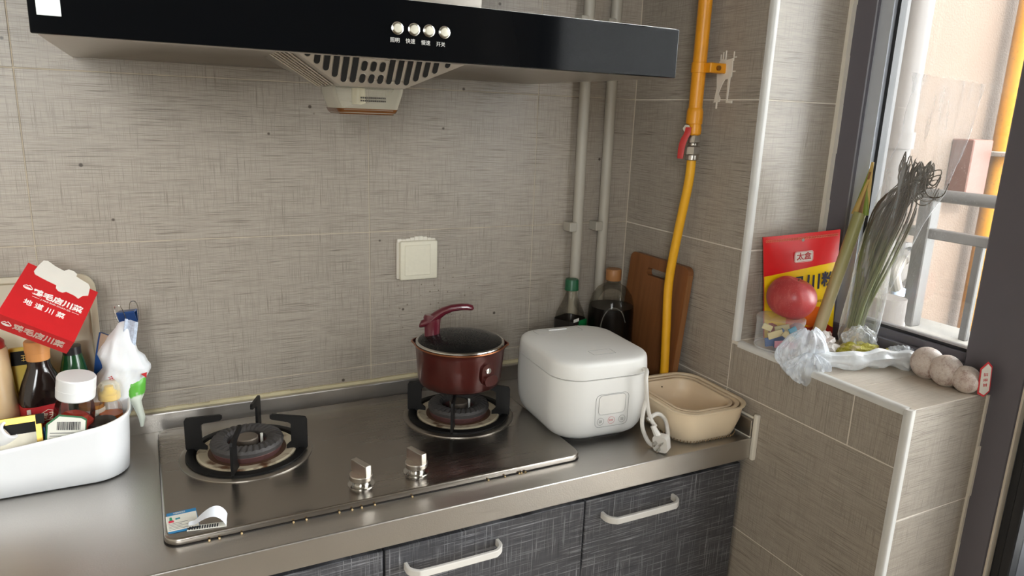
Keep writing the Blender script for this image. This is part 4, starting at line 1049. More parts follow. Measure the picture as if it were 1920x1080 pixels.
# dark sauce bottle
dkp = mat('brown_bottle', (26, 14, 14), 0.14, var=0.1, coat=0.3)
ds = thing('sauce_bottle', 'dark brown sauce bottle with orange tan flip cap and red label', 'bottle', (-1.266, -0.108, IZ))
dT = Matrix.Translation((-1.2680, -0.106, IZ)) @ Matrix.Rotation(math.radians(18), 4, 'Z')
R = []
for z, w, d, r in ((0.0, 0.060, 0.044, 0.015), (0.004, 0.065, 0.050, 0.018), (0.125, 0.067, 0.052, 0.018), (0.136, 0.066, 0.051, 0.020), (0.158, 0.056, 0.046, 0.022), (0.178, 0.040, 0.038, 0.0185), (0.186, 0.034, 0.034, 0.0168), (0.198, 0.0335, 0.0335, 0.0166)):
    R.append([dT @ p for p in rr(0, 0, z, w, d, r, 6)])
MB().rings(R).build('bottle', dkp, ds)
tan2 = mat('tan_cap_light', (196, 134, 76), 0.42)
MB().lathe(dT @ Vector((0, 0, 0)), [(0.0165, 0.1955), (0.0175, 0.197), (0.0178, 0.210), (0.0184, 0.2105), (0.0184, 0.2275), (0.0170, 0.2295), (0.002, 0.2300)], 36).build('cap', tan2, ds)
lab = MB(); lab.rings([[dT @ p for p in rr(0, 0, z, 0.0678, 0.0528, 0.0185, 6)] for z in (0.022, 0.122)], False, False)
lb = lab.build('label_wrap', mat('label_red2', (168, 34, 38), 0.4), ds)
lT = frame(dT @ Vector((0, -0.0266, 0.009)), dT.to_3x3() @ XA, ZA)
ivory = mat('ivory_print', (236, 228, 206), 0.5)
MB().tube([lT @ Vector((a, b, 0.0004)) for a, b in ((-0.016, 0.087), (-0.014, 0.0985), (0.0, 0.105), (0.014, 0.0985), (0.016, 0.087))], 0.0006, 5, closed=True).build('crest_outline', ivory, lb)
text('海天', 0.0125, lT @ Matrix.Translation((0, 0.0935, 0.0003)), ivory, lb, bold=0.0002)
text('酸', 0.032, lT @ Matrix.Translation((-0.012, 0.0625, 0.0003)), ivory, lb, bold=0.0004)
MB().box(-0.0300, -0.0245, 0.024, 0.111, -0.001, 0.0004, lT).build('label_stripe', mat('stripe_pale', (206, 188, 176), 0.5), lb, smooth=False)
# clear chilli jar with a white cap, leaning
jT = Matrix.Translation((-1.2340, -0.150, IZ+0.014)) @ Matrix.Rotation(math.radians(9), 4, Vector((0.45, 0.9, 0)).normalized()) @ Matrix.Rotation(math.radians(20), 4, 'Z')
jar = thing('chilli_jar', 'clear jar of red chilli with a wide white cap and barcode label', 'jar', jT.translation)
def jring(z, r, n=8, sm=0.3):
    P = []
    for k in range(32):
        a = 2*PI*k/32; oct_ = 1/max(abs(math.cos(((a+PI/8) % (PI/4))-PI/8)), 0.92)
        P.append(jT @ Vector((r*(1+(oct_-1)*1.0)*math.cos(a), r*(1+(oct_-1)*1.0)*math.sin(a), z)))
    return P
jclear = glassy('jar_clear', (0.93, 0.93, 0.93), 0.05, base=0.03)
MB().rings([jring(z, r) for z, r in ((0, 0.025), (0.003, 0.0275), (0.105, 0.028), (0.118, 0.0255), (0.124, 0.024), (0.130, 0.024))]).build('jar_shell', jclear, jar)
MB().rings([jring(z, r) for z, r in ((0.003, 0.024), (0.006, 0.026), (0.088, 0.0265), (0.096, 0.017))]).build('chilli_flakes', mat('chilli_red', (176, 44, 26), 0.6, var=0.5, vscale=160), jar)
MB().lathe(jT.translation, [(0.0275, 0.1285), (0.0290, 0.1305), (0.0292, 0.1450), (0.0296, 0.1456), (0.0292, 0.1462), (0.0290, 0.1640), (0.0277, 0.1662), (0.002, 0.1670)], 40, jT.to_3x3().to_4x4()).build('cap', white_plastic, jar)
bl = frame(jT @ Vector((-0.0200, -0.0270, 0.066)), jT.to_3x3() @ Vector((1, -0.42, 0)), jT.to_3x3() @ Vector((0.10, 0, 1)))
lo_ = [(-0.0275, -0.045), (0.0290, -0.045), (0.0290, 0.0370), (0.0220, 0.0415), (-0.0110, 0.0450), (-0.0275, 0.0290)]
lab = MB().prism(lo_, bl, 0.0007).build('back_label', mat('label_green_edge', (58, 110, 74), 0.5), jar, smooth=False)
MB().prism([(a*0.93+0.0004, b*0.945-0.0006) for a, b in lo_], bl @ Matrix.Translation((0, 0, 0.0004)), 0.0006).build('label_field', mat('label_white', (232, 230, 220)), lab, smooth=False)
mb = MB(); xx = -0.0125
while xx < 0.0200:
    w = random.choice((0.0005, 0.0009, 0.0013)); mb.box(xx, xx+w, 0.0180, 0.0325, 0.0009, 0.0013, bl); xx += w+random.choice((0.0006, 0.0009))
mb.build('barcode', mat('print_black', (34, 36, 44)), lab, smooth=False)
mb = MB()
for k in range(9): mb.box(-0.022, 0.024-0.006*random.random(), 0.012-k*0.0052, 0.0132-k*0.0052, 0.0009, 0.0012, bl)
mb.build('printed_line', mat('print_grey', (110, 110, 110)), lab, smooth=False)
# jar with a black lid
bj = thing('black_lid_jar', 'small jar with a black lid at the front corner of the bin', 'jar', (-1.1880, -0.152, IZ))
MB().lathe((-1.1840, -0.1540, IZ), [(0.0215, 0), (0.0225, 0.003), (0.0225, 0.068), (0.021, 0.072)], 28).build('glass', mat('brown_jar', (70, 34, 20), 0.15), bj)
MB().lathe((-1.1840, -0.1540, IZ), [(0.0245, 0.0715), (0.0250, 0.073), (0.0250, 0.088), (0.0235, 0.0905), (0.002, 0.0910)], 32).build('lid', mat('lid_black', (26, 24, 26), 0.3), bj)
# small amber bottle with yellow cap
amber = mat('amber_oil', (196, 92, 18), 0.15, var=0.05, coat=0.3)
ab = thing('amber_bottle', 'small bottle of amber oil with a clear domed yellow cap', 'bottle', (-1.1660, -0.128, IZ))
c0 = (-1.1690, -0.124, IZ)
MB().lathe(c0, [(0.0175, 0), (0.0195, 0.003), (0.0195, 0.085), (0.0190, 0.100), (0.0165, 0.108), (0.0150, 0.111), (0.0150, 0.117)], 32).build('bottle_shell', bottle_clear, ab)
MB().lathe(c0, [(0.0168, 0.003), (0.0183, 0.006), (0.0183, 0.090), (0.001, 0.0905)], 32).build('oil', amber, ab)
MB().lathe(c0, [(0.0160, 0.1165), (0.0168, 0.118), (0.0168, 0.1270), (0.0120, 0.1290), (0.0080, 0.1340), (0.0070, 0.1400), (0.002, 0.141)], 28).build('yellow_insert', mat('cap_yellow', (226, 186, 40), 0.4), ab)
MB().lathe(c0, [(0.0178, 0.118), (0.0180, 0.132), (0.0165, 0.142), (0.0120, 0.1475), (0.002, 0.1490)], 28).build('cap_dome', film('cap_dome_clear', (240, 236, 214), 0.22, 0.45, 0.08), ab)
tb = thing('tall_oil_bottle', 'clear oil bottle with a white label behind the amber one', 'bottle', (-1.199, -0.100, IZ))
MB().lathe((-1.1990, -0.1030, IZ), [(0.0185, 0), (0.021, 0.003), (0.021, 0.115), (0.020, 0.118)], 30).build('bottle_shell', bottle_clear, tb)
MB().lathe((-1.1990, -0.1030, IZ), [(0.0175, 0.003), (0.0195, 0.006), (0.0195, 0.104), (0.001, 0.1045)], 30).build('contents', mat('pale_oil', (214, 150, 84), 0.2), tb)
MB().lathe((-1.1990, -0.1030, IZ), [(0.0213, 0.040), (0.0213, 0.098)], 30, cap0=False, cap1=False).build('label_wrap', mat('label_white', (232, 230, 220)), tb)
# green glass bottle and yellow packet, mostly hidden
gbt = thing('green_bottle', 'dark green glass bottle standing under the red box', 'bottle', (-1.222, -0.070, IZ))
MB().lathe((-1.2220, -0.0730, IZ), [(0.020, 0), (0.023, 0.004), (0.023, 0.150), (0.018, 0.175), (0.014, 0.192)], 28).build('bottle', mat('green_glass', (24, 62, 34), 0.12), gbt)
MB().lathe((-1.2220, -0.0730, IZ), [(0.0145, 0.190), (0.0145, 0.204), (0.002, 0.205)], 20).build('cap', mat('lid_black', (26, 24, 26)), gbt)
def packet(fn, name, m, label, cat, loc, nu=14, nv=14, th=0.004, **kw):
    return single(MB().grid(fn, nu, nv, th), name, m, label, cat, loc, **kw)
yT = frame((-1.2880, -0.0800, IZ+0.140), (1, 0.1, 0), (-0.1, 0.15, 1))
yp = thing('seasoning_packet', 'yellow and black seasoning packet wedged behind the sauce bottle', 'packet', (-1.288, -0.080, IZ))
MB().rbox(-0.026, 0.030, -0.120, 0.070, -0.007, 0.007, 0.004, 2, yT).build('pouch', mat('packet_yellow', (196, 166, 40), 0.35), yp)
MB().box(-0.022, 0.027, 0.040, 0.064, 0.0068, 0.0076, yT).build('black_band', mat('band_black', (22, 20, 18), 0.6, spec=0.2), yp, smooth=False)
marks(0.016, yT @ Matrix.Translation((0.006, 0.052, 0.0078)), mat('gold_print', (206, 170, 70), 0.4), yp, 2)
# gold edged sachet at the front of the bin
gT = frame((-1.3180, -0.1660, 0.8840), (1, -0.02, 0.03), (-0.02, 0.30, 1))
gs = thing('gold_sachet', 'gold bordered sachet standing against the front of the bin', 'packet', (-1.313, -0.172, IZ))
gold = mat('gold_foil', (170, 138, 58), 0.3, 0.6, var=0.15)
MB().rbox(-0.060, 0.0520, -0.045, 0.0400, -0.003, 0.003, 0.001, 1, gT).build('sachet', gold, gs)
MB().box(-0.060, 0.0430, 0.0120, 0.0290, 0.0028, 0.0036, gT).build('black_band', mat('band_black', (28, 26, 22)), gs, smooth=False)
def bulge(u, v): return gT @ Vector((-0.060+0.103*u, -0.045+0.057*v, 0.0034+0.006*math.sin(u*PI)*math.sin(v*PI)))
MB().grid(bulge, 10, 8, 0.0006).build('picture_panel', mat('sachet_cream', (226, 220, 200), 0.4, var=0.15, vscale=60), gs)
MB().prism(rpoly(0.018, 0.0085, 0.002, 3, -0.0310, 0.0150), gT @ Matrix.Translation((0, 0, 0.0034)), 0.0008).build('logo_plate', mat('label_red2', (168, 34, 38)), gs)
text('海天', 0.0070, gT @ Matrix.Translation((-0.0310, 0.0150, 0.0043)), ivory, gs)
marks(0.0100, gT @ Matrix.Translation((-0.0280, 0.0060, 0.0080)), mat('label_red2', (168, 34, 38)), gs, 2)
MB().box(0.0440, 0.0560, 0.0240, 0.0400, 0.0020, 0.0042, gT).build('tear_corner', mat('band_black', (28, 26, 22)), gs, smooth=False)
# white tube with an open nozzle
tu = thing('white_tube', 'white round nozzle cap sticking out of the bin front', 'tube', (-1.315, -0.155, IZ+0.08))
tdir = Vector((0.70, -0.35, 0.62)).normalized(); t0 = Vector((-1.3420, -0.1480, IZ+0.072))
uT = frame((0, 0, 0), tdir.cross(ZA), tdir.cross(tdir.cross(ZA))).to_3x3().to_4x4()
if (uT.to_3x3() @ ZA).dot(tdir) < 0: uT = uT @ Matrix.Rotation(PI, 4, 'X')
MB().lathe(t0, [(0.0200, 0.0), (0.0195, 0.030), (0.0165, 0.046), (0.0155, 0.047), (0.0120, 0.0465), (0.0105, 0.040), (0.002, 0.039)], 28, uT).build('nozzle', white_plastic, tu)
MB().lathe(t0, [(0.0030, 0.0400), (0.0070, 0.0402), (0.0070, 0.0408), (0.0030, 0.0408)], 20, uT).build('nozzle_slot', mat('slot_pale', (190, 176, 160), 0.5), tu)
MB().rbox(-1.2960, -1.2640, -0.160, -0.1560, 0.872, 0.900, 0.001, 1, None).build('blue_sleeve', mat('sleeve_blue', (66, 140, 206), 0.4), tu)

# red takeaway box lying on the bottles
TLp, TRp, BRp = Vector((-1.2684, -0.0745, 1.1611)), Vector((-1.1729, -0.0750, 1.1030)), Vector((-1.2070, -0.1819, 1.0479))
E1 = (TRp-TLp).normalized()                       # along the top edge
E2 = BRp-TRp; E2 = (E2-E1*E2.dot(E1)).normalized()  # down the big face
NB = E2.cross(E1)                                 # out of the big face
if NB.y > 0: NB = -NB
Wb, Lb, Hb = 0.1125, 0.125, 0.0315
O = TRp-E1*Wb
rbx = thing('takeaway_box', 'red printed cardboard takeaway box with a torn white flap', 'box', O+E2*Lb)
bT2 = Matrix((E1, -E2, NB)).transposed().to_4x4(); bT2.translation = O
red = mat('box_red', (196, 34, 38), 0.35, var=0.08, vscale=50)
MB().box(0, Wb, -Lb, 0, -Hb, 0, bT2).build('carton', red, rbx, smooth=False)
flap = [(a*0.83, b*0.86) for a, b in [(0.016, -0.016), (0.020, -0.022), (0.034, -0.0245), (0.047, -0.0260), (0.062, -0.0270), (0.064, -0.0350), (0.070, -0.0395), (0.078, -0.0390), (0.083, -0.0330), (0.100, -0.0345), (0.108, -0.0380), (0.113, -0.0260), (0.1215, -0.0200),
        (0.1180, 0.0015), (0.112, 0.0085), (0.096, 0.0115), (0.0860, 0.0140), (0.086, 0.0205), (0.078, 0.0245), (0.068, 0.0235), (0.062, 0.0150), (0.045, 0.0170), (0.028, 0.0225), (0.021, 0.0190), (0.0175, 0.0020)]]
fT = bT2 @ Matrix.Translation((0, 0, 0.0010)) @ Matrix.Rotation(math.radians(3), 4, 'X')
MB().prism(flap, fT, 0.0009).build('torn_flap', mat('card_white', (222, 216, 206), 0.6, var=0.06), rbx, smooth=False)
wp = mat('print_white', (238, 232, 226), 0.5)
GT = bT2 @ Matrix.Translation((0.0, 0.0, 0.0004))
text('鸡毛店川菜', 0.0150, GT @ Matrix.Translation((0.0650, -0.0560, 0)), wp, rbx, bold=0.0005, sx=1.02)
text('JI MAO DIAN CHUAN CAI', 0.0040, GT @ Matrix.Translation((0.0650, -0.0665, 0)), wp, rbx)
text('地 道 川 菜', 0.0128, GT @ Matrix.Translation((0.0530, -0.0830, 0)), wp, rbx, bold=0.0002)
mb = MB(); mb.box(0.0290, 0.0400, -0.0668, -0.0662, 0, 0.0003, GT); mb.box(0.0900, 0.1010, -0.0668, -0.0662, 0, 0.0003, GT)
mb.build('underline', wp, rbx, smooth=False)
def emblem(T, s, nm):
    # a steaming bowl below a roof ridge
    bowl = [(-1, 0.0)]+[(math.cos(a)*1.0, -0.62+0.62*(1+math.sin(a))*1.0-0.0) for a in [PI+PI*k/10 for k in range(1, 10)]]+[(1, 0.0), (0.72, 0.0)]+[(0.72*math.cos(a), 0.40*math.sin(a)*0.9) for a in [-PI*k/10 for k in range(1, 10)]]+[(-0.72, 0.0)]
    e = MB().prism([(x*s, y*s) for x, y in bowl], T, 0.0003).build(nm, wp, rbx, smooth=False)
    MB().prism([(x*s, y*s) for x, y in ((-0.95, 0.12), (-0.45, 0.62), (-0.2, 0.42), (0.12, 0.85), (0.95, 0.12), (0.75, 0.12), (0.12, 0.62), (-0.16, 0.24), (-0.42, 0.42), (-0.75, 0.12))], T, 0.0003).build('emblem_roof', wp, e, smooth=False)
    MB().prism([(x*s, y*s) for x, y in rpoly(1.1, 0.30, 0.12, 3, 0, -0.16)], T, 0.0003).build('emblem_rice', wp, e, smooth=False)
emblem(GT @ Matrix.Translation((0.0180, -0.0520, 0)), 0.0075, 'emblem')
ST = Matrix((E1, NB, E2)).transposed().to_4x4(); ST.translation = O+E2*(Lb+0.0004)
text('鸡毛店川菜', 0.0150, ST @ Matrix.Translation((0.0650, -0.0160, 0)), mat('print_side', (206, 180, 166), 0.5), rbx, bold=0.0004)
emblem(ST @ Matrix.Translation((0.0180, -0.0150, 0)), 0.0075, 'side_emblem')

# white carrier bag, binder clip, blue packet, green packet
thin_white = mat('bag_white', (228, 230, 232), 0.4, var=0.04, sss=0.15, bump=0.3, bscale=60)
def lump(rings, seed, amp, n=28, sc=40):
    R = []
    for (x, y, z, hx_, hy_) in rings:
        ring = []
        for k in range(n):
            a = 2*PI*k/n; p = Vector((x+hx_*math.cos(a), y+hy_*math.sin(a), z))
            d = 1+amp*noise.noise(Vector((p.x*sc+seed, p.y*sc, p.z*sc*0.6)))+0.7*amp*noise.noise(Vector((p.x*sc*2.4+seed, p.y*sc*2.4, p.z*sc*0.5)))
            ring.append(Vector((x+hx_*math.cos(a)*d, y+hy_*math.sin(a)*d, z)))
        R.append(ring)
    return R
def interp_rings(keys, m):
    out = []
    for i in range(len(keys)-1):
        for j in range(m):
            t = j/m; t = t*t*(3-2*t) if False else t
            out.append(tuple(a+(b-a)*t for a, b in zip(keys[i], keys[i+1])))
    out.append(keys[-1]); return out
bag = thing('white_bag', 'white printed plastic bag folded shut and clipped in the bin', 'bag', (-1.158, -0.080, IZ))
ks = [(-1.178, -0.082, 0.830, 0.020, 0.020), (-1.172, -0.082, 0.880, 0.034, 0.024), (-1.1600, -0.082, 0.930, 0.042, 0.026), (-1.1470, -0.082, 0.952, 0.042, 0.026), (-1.1420, -0.082, 0.965, 0.040, 0.025), (-1.1500, -0.080, 0.990, 0.034, 0.020), (-1.1470, -0.078, 1.015, 0.022, 0.014), (-1.1380, -0.077, 1.036, 0.0125, 0.006), (-1.1310, -0.077, 1.056, 0.0110, 0.003)]
MB().rings(lump(interp_rings(ks, 5), 3.1, 0.20, 40, 48)).build('bag_body', thin_white, bag, angle=70)
BFR = frame((-1.1500, -0.1085, 0.960), (1, -0.2, 0.1), (0, 0, 1))
prt = mat('print_red', (190, 40, 44), 0.5)
marks(0.013, frame((-1.1640, -0.1125, 0.955), (0.9, -0.2, 0.35), (-0.3, 0, 1)), prt, bag)
MB().prism([(0, 0), (0.010, 0.002), (0.008, -0.008)], frame((-1.1180, -0.106, 0.9550), (1, 0, 0), (0, 0, 1)), 0.001).build('printed_patch', prt, bag, smooth=False)
pp = MB().grid(lambda u, v: Vector((-1.1350+0.020*u-0.008*(1-v), -0.086+0.003*math.sin(u*6), 1.008+0.046*v-0.008*u)), 8, 8, 0.0012).build('printed_top', mat('print_blue_white', (188, 198, 222), 0.5, var=0.5, vscale=300), bag)
cl = thing('binder_clip', 'blue metal binder clip closing the white bag', 'clip', (-1.131, -0.079, 1.05))
blue = mat('clip_blue', (34, 70, 128), 0.3, 0.4)
cT2 = frame((-1.1300, -0.0790, 1.0470), (1, -0.25, 0.12), (0.18, 0.0, 1))
R = [[cT2 @ Vector((x, y, z)) for y, z in ((-0.004, -0.0012), (0.017, -0.0095), (0.0195, -0.0095), (0.0195, 0.0095), (0.017, 0.0095), (-0.004, 0.0012), (-0.0035, 0.0004), (0.0165, 0.0082), (0.0165, -0.0082), (-0.0035, -0.0004))] for x in (-0.0145, 0.0145)]
MB().rings(R).build('clip_body', blue, cl, smooth=False)
for s in (-1, 1):
    w = [(-0.006, -0.002, s*0.0020), (-0.0075, 0.014, s*0.0090), (-0.005, 0.030, s*0.0130), (0.0, 0.033, s*0.0135), (0.005, 0.030, s*0.0130), (0.0075, 0.014, s*0.0090), (0.006, -0.002, s*0.0020)]
    off = -0.009 if s > 0 else 0.009
    MB().tube([cT2 @ Vector((a+off, b, c)) for a, b, c in spline(w, 5)], 0.0008, 6).build('clip_handle', chrome, cl)
bp = thing('blue_packet', 'blue and tan paper packet tucked behind the white bag', 'packet', (-1.175, -0.065, IZ))
def bpk(u, v): return Vector((-1.1990+0.052*u+0.020*v*v, -0.060-0.010*math.sin(u*PI)+0.004*v, 0.870+0.155*v-0.02*u*v))
MB().grid(bpk, 12, 16, 0.006).build('packet', mat('packet_blue', (36, 82, 150), 0.4), bp)
MB().grid(lambda u, v: bpk(u*0.9+0.05, 0.76+0.24*v)+Vector((0, -0.0008, 0)), 12, 6, 0.0008).build('tan_edge', mat('packet_tan', (196, 172, 150), 0.45), bp)
gpk = thing('green_packet', 'green and white plastic packet spilling over the side of the bin', 'packet', (-1.130, -0.090, 0.88))
ks = [(-1.1240, -0.092, 0.8500, 0.0035, 0.006), (-1.1230, -0.092, 0.866, 0.0070, 0.010), (-1.1300, -0.090, 0.900, 0.0085, 0.014), (-1.1300, -0.090, 0.918, 0.0150, 0.016), (-1.1300, -0.090, 0.936, 0.0190, 0.014), (-1.1280, -0.090, 0.950, 0.014, 0.006)]
rg = lump(interp_rings(ks, 4), 9.2, 0.30, 24)
mb = MB(); mb.rings(rg)
gmat = NT('packet_green'); p = gmat.pos(obj=True); sp = gmat.n('ShaderNodeSeparateXYZ'); gmat.l(p, sp.inputs[0])
gf = gmat.ramp(gmat.math('ADD', sp.outputs[2], gmat.math('MULTIPLY', gmat.noise(p, 60, 2), 0.04)), 0.050, 0.058)
gmat.l(gmat.mix(gf, lin(214, 220, 206), lin(96, 176, 64)), gmat.b.inputs['Base Color']); gmat.set(Roughness=0.35)
mb.build('packet_body', gmat.m, gpk, angle=70)

# ------------------------------------------------------------------ on the window sill
SZ = SILL
cc = Vector((0.052, -0.480, SZ))
clear_pot = film('clear_pot', (226, 230, 232), 0.08, 0.5, 0.05)
tubp = thing('clear_tub', 'round clear plastic tub of coloured paper slips under the apple', 'container', cc)
MB().lathe(cc, [(0.044, 0.0002), (0.046, 0.002), (0.0465, 0.012), (0.0465, 0.058), (0.048, 0.0585), (0.048, 0.0650), (0.0465, 0.0660), (0.002, 0.0662)], 40).build('tub_shell', clear_pot, tubp)
MB().lathe(cc, [(0.0470, 0.0030), (0.0472, 0.0045), (0.0470, 0.006)], 40, cap0=False, cap1=False).build('base_ring', film('ring_clear', (236, 238, 240), 0.35, 0.4, 0.05), tubp)
slips = [((206, 190, 140), -0.018, -0.028, 0.036, 0.030, 0.014, 20), ((206, 190, 140), 0.006, -0.034, 0.034, 0.026, 0.012, -35), ((206, 140, 160), -0.008, -0.036, 0.018, 0.024, 0.014, 4), ((60, 150, 186), 0.020, -0.026, 0.040, 0.016, 0.024, 30),
         ((58, 92, 150), -0.026, -0.022, 0.018, 0.018, 0.018, 10), ((214, 200, 150), -0.030, -0.012, 0.046, 0.020, 0.012, -20), ((60, 150, 186), 0.030, -0.012, 0.032, 0.012, 0.018, 60), ((190, 90, 110), 0.018, -0.030, 0.014, 0.020, 0.012, -10), ((58, 92, 150), 0.0, 0.0, 0.02, 0.04, 0.02, 50), ((214, 200, 150), 0.01, 0.012, 0.035, 0.03, 0.02, 15)]
for i, (c, dx, dy, dz, w, h, ang) in enumerate(slips):
    dd = e1*dx*1.0+e2*dy*0.95
    T = frame(cc+dd+ZA*dz, e1*math.cos(math.radians(ang))+ZA*math.sin(math.radians(ang)), ZA)
    MB().rbox(-w/2, w/2, -h/2, h/2, -0.002, 0.002, 0.0006, 1, T).build('paper_slip', mat('slip_%d_%d_%d' % c, c, 0.6), tubp)
# apple
ap = thing('apple', 'red apple sitting on the clear round tub', 'apple', (0.0520, -0.4840, SZ+0.0665))
am = NT('apple_skin'); p = am.pos(obj=True)
sepx = am.n('ShaderNodeSeparateXYZ'); am.l(p, sepx.inputs[0])
c = am.mix(am.noise(p, 50, 4), lin(190, 72, 72), lin(160, 44, 50))
c = am.mix(am.math('MULTIPLY', am.ramp(am.noise(am.pos(120, 120, 14, True), 1, 3), 0.5, 0.7), 0.35), c, lin(206, 110, 100))
vo = am.n('ShaderNodeTexVoronoi'); vo.inputs['Scale'].default_value = 260; am.l(p, vo.inputs['Vector'])
c = am.mix(am.math('MULTIPLY', am.ramp(vo.outputs['Distance'], 0.1, 0.25, True), 0.4), c, lin(214, 150, 130))
am.l(c, am.b.inputs['Base Color']); am.set(Roughness=0.35, Subsurface_Weight=0.1, Subsurface_Radius=(0.01, 0.004, 0.003))
prof = []
for k in range(25):
    t = PI*k/24; r = 0.0460*math.sin(t)**0.82 if 0 < k < 24 else 0.0
    z = 0.0425-0.0425*math.cos(t)
    z += -0.011*math.exp(-(r/0.012)**2) if k > 12 else 0.007*math.exp(-(r/0.012)**2)
    prof.append((max(r*(1.0+0.06*math.cos(t-2.0)), 0.0002), z))
aT = Matrix.Rotation(math.radians(12), 4, 'Y') @ Matrix.Rotation(math.radians(8), 4, 'X')
MB().lathe((0.0520, -0.4840, SZ+0.0670), prof, 40, aT, wob=lambda a, z: 1+0.018*math.sin(5*a)*max(0, (z-0.03)/0.05)+0.02*math.cos(a)).build('flesh', am.m, ap)
MB().tube([Vector((0.0520, -0.4840, SZ+0.0670))+aT @ Vector(q) for q in ((0, 0, 0.070), (0.001, 0, 0.078), (0.003, 0.001, 0.0835))], 0.0012, 6).build('stem', mat('stem_brown', (96, 70, 44), 0.7), ap)
# vermicelli pouch
P00, P10, P01, P11 = Vector((0.066, -0.4300, SZ+0.001)), Vector((0.212, -0.4820, SZ+0.001)), Vector((0.0280, -0.4300, 1.2060)), Vector((0.1915, -0.4800, 1.2240))
pnorm = (P10-P00).cross(P01-P00).normalized()
if pnorm.y > 0: pnorm = -pnorm
def pouch(u, v, off=0.0):
    b = P00*(1-u)*(1-v)+P10*u*(1-v)+P01*(1-u)*v+P11*u*v
    bul = 0.012*math.sin(PI*u)**0.7*math.sin(PI*min(1, (1-v)*1.15))**0.8 if 0 < u < 1 and v < 1 else 0
    return b+pnorm*(bul+off)
pch = thing('vermicelli_pouch', 'red and yellow vermicelli pouch standing against the window reveal', 'pouch', P00)
pr, py_, po = mat('pouch_red', (206, 30, 34), 0.28), mat('pouch_yellow', (236, 196, 20), 0.28), mat('pouch_orange', (224, 104, 26), 0.3, var=0.2, vscale=40)
mb = MB(); mb.grid(lambda u, v: pouch(u, v), 20, 24, 0.004); mb.build('pouch_body', pr, pch, angle=70)
def region(u0, u1, v0, v1, off, nu=18, nv=12): return MB().grid(lambda u, v: pouch(u0+(u1-u0)*u, v0(u0+(u1-u0)*u)+(v1(u0+(u1-u0)*u)-v0(u0+(u1-u0)*u))*v, off), nu, nv, 0.0003)
top = lambda u: 0.70-0.075*(1-u)**2+0.02*u
region(0.004, 0.996, lambda u: 0.0, top, 0.0006).build('yellow_panel', py_, pch, angle=70)
region(0.30, 0.80, lambda u: 0.06, lambda u: 0.34-0.05*abs(u-0.55)*2, 0.0010).build('noodle_picture', po, pch, angle=70)
region(0.06, 0.996, lambda u: 0.0, lambda u: 0.14+0.03*math.sin(u*17), 0.0013).build('chilli_picture', mat('pouch_chilli', (150, 36, 24), 0.4, var=0.6, vscale=150), pch, angle=70)
mb = MB()
for k in range(44): 
    u = 0.03+k*0.0215
    for dv in (0.0, 0.016):
        a, b_ = pouch(u, 0.952+dv, 0.0008), pouch(u+0.012, 0.952+dv, 0.0008)
        mb.tube([a, b_], 0.0007, 4)
    mb.tube([pouch(u, 0.952, 0.0008), pouch(u, 0.968, 0.0008)], 0.0006, 4)
mb.build('border_print', mat('border_gold', (214, 130, 90), 0.4), pch)
TP = lambda u, v, off: frame(pouch(u, v, off), P11-P01, P01-P00)
MB().prism(rpoly(0.042, 0.0235, 0.005, 4), TP(0.50, 0.80, 0.0012), 0.0004).build('name_plate', wpale, pch)
loop(rpoly(0.0395, 0.0212, 0.004, 4), TP(0.50, 0.80, 0.0012), 0.0004, 0.0005).build('name_border', pr, pch)
text('太盒', 0.0165, TP(0.50, 0.80, 0.0020), mat('plate_red', (176, 30, 34), 0.5), pch, bold=0.0002)
navy = mat('navy_print', (28, 30, 60), 0.5)
for i, ch in enumerate('火锅川粉'):
    text(ch, 0.0335 if i != 2 else 0.036, TP(0.165+0.228*i, 0.535+0.012*i, 0.0040), navy, pch, bold=0.0008)
text('HUOGUO CHUANFEN', 0.0075, TP(0.56, 0.375, 0.0042), mat('print_brown', (130, 70, 30), 0.5), pch)
MB().lathe(pouch(0.50, 0.945, 0.0008), [(0.0032, 0), (0.0032, 0.0006)], 16, frame((0, 0, 0), P11-P01, P01-P00).to_3x3().to_4x4()).build('hang_hole', mat('hole_grey', (160, 150, 140), 0.6), pch)
# leek
lk = thing('leek', 'single leek stalk leaning against the pouch and window frame', 'leek', (0.130, -0.510, SZ))
lm = NT('leek_skin'); p = lm.pos(obj=True); sp = lm.n('ShaderNodeSeparateXYZ'); lm.l(p, sp.inputs[0])
c = lm.mix(lm.ramp(sp.outputs[2], 0.02, 0.26), lin(206, 190, 150), lin(150, 150, 96))
c = lm.mix(lm.math('MULTIPLY', lm.noise(lm.pos(200, 200, 8, True), 1, 3), 0.4), c, lin(120, 116, 70))
lm.l(c, lm.b.inputs['Base Color']); lm.set(Roughness=0.4)
lkp = spline([(0.128, -0.5080, SZ+0.012), (0.142, -0.5120, 1.07), (0.164, -0.5180, 1.17), (0.184, -0.5250, 1.265)], 8)
MB().tube(lkp, [0.0125]*4+[0.0122]*(len(lkp)-4), 16).build('stalk', lm.m, lk)
lg, lo2, lbr = mat('leek_green', (120, 140, 50), 0.45, var=0.2), mat('leek_yellow', (190, 160, 90), 0.5, var=0.2), mat('leek_brown', (130, 92, 56), 0.6, var=0.2)
for i, (du, m, ln, wd) in enumerate(((-0.006, lg, 0.095, 0.010), (0.006, lo2, 0.104, 0.010), (0.000, lbr, 0.085, 0.008), (0.010, lg, 0.060, 0.007), (-0.010, lo2, 0.070, 0.007))):
    base = Vector((0.184, -0.5250, 1.262)); up = Vector((0.10, -0.03+0.25*du, 1)).normalized(); side = Vector((0.3, -0.95, 0)).normalized()
    MB().grid(lambda u, v: base+side*(du*(1-v)+(u-0.5)*2*wd*(1-v*0.75))+up*ln*v+Vector((-0.45, -0.3, 0))*(0.010*(1-4*(u-0.5)**2)*(1-v)-0.002+0.002*i), 6, 10, 0.0012).build('leaf', m, lk)
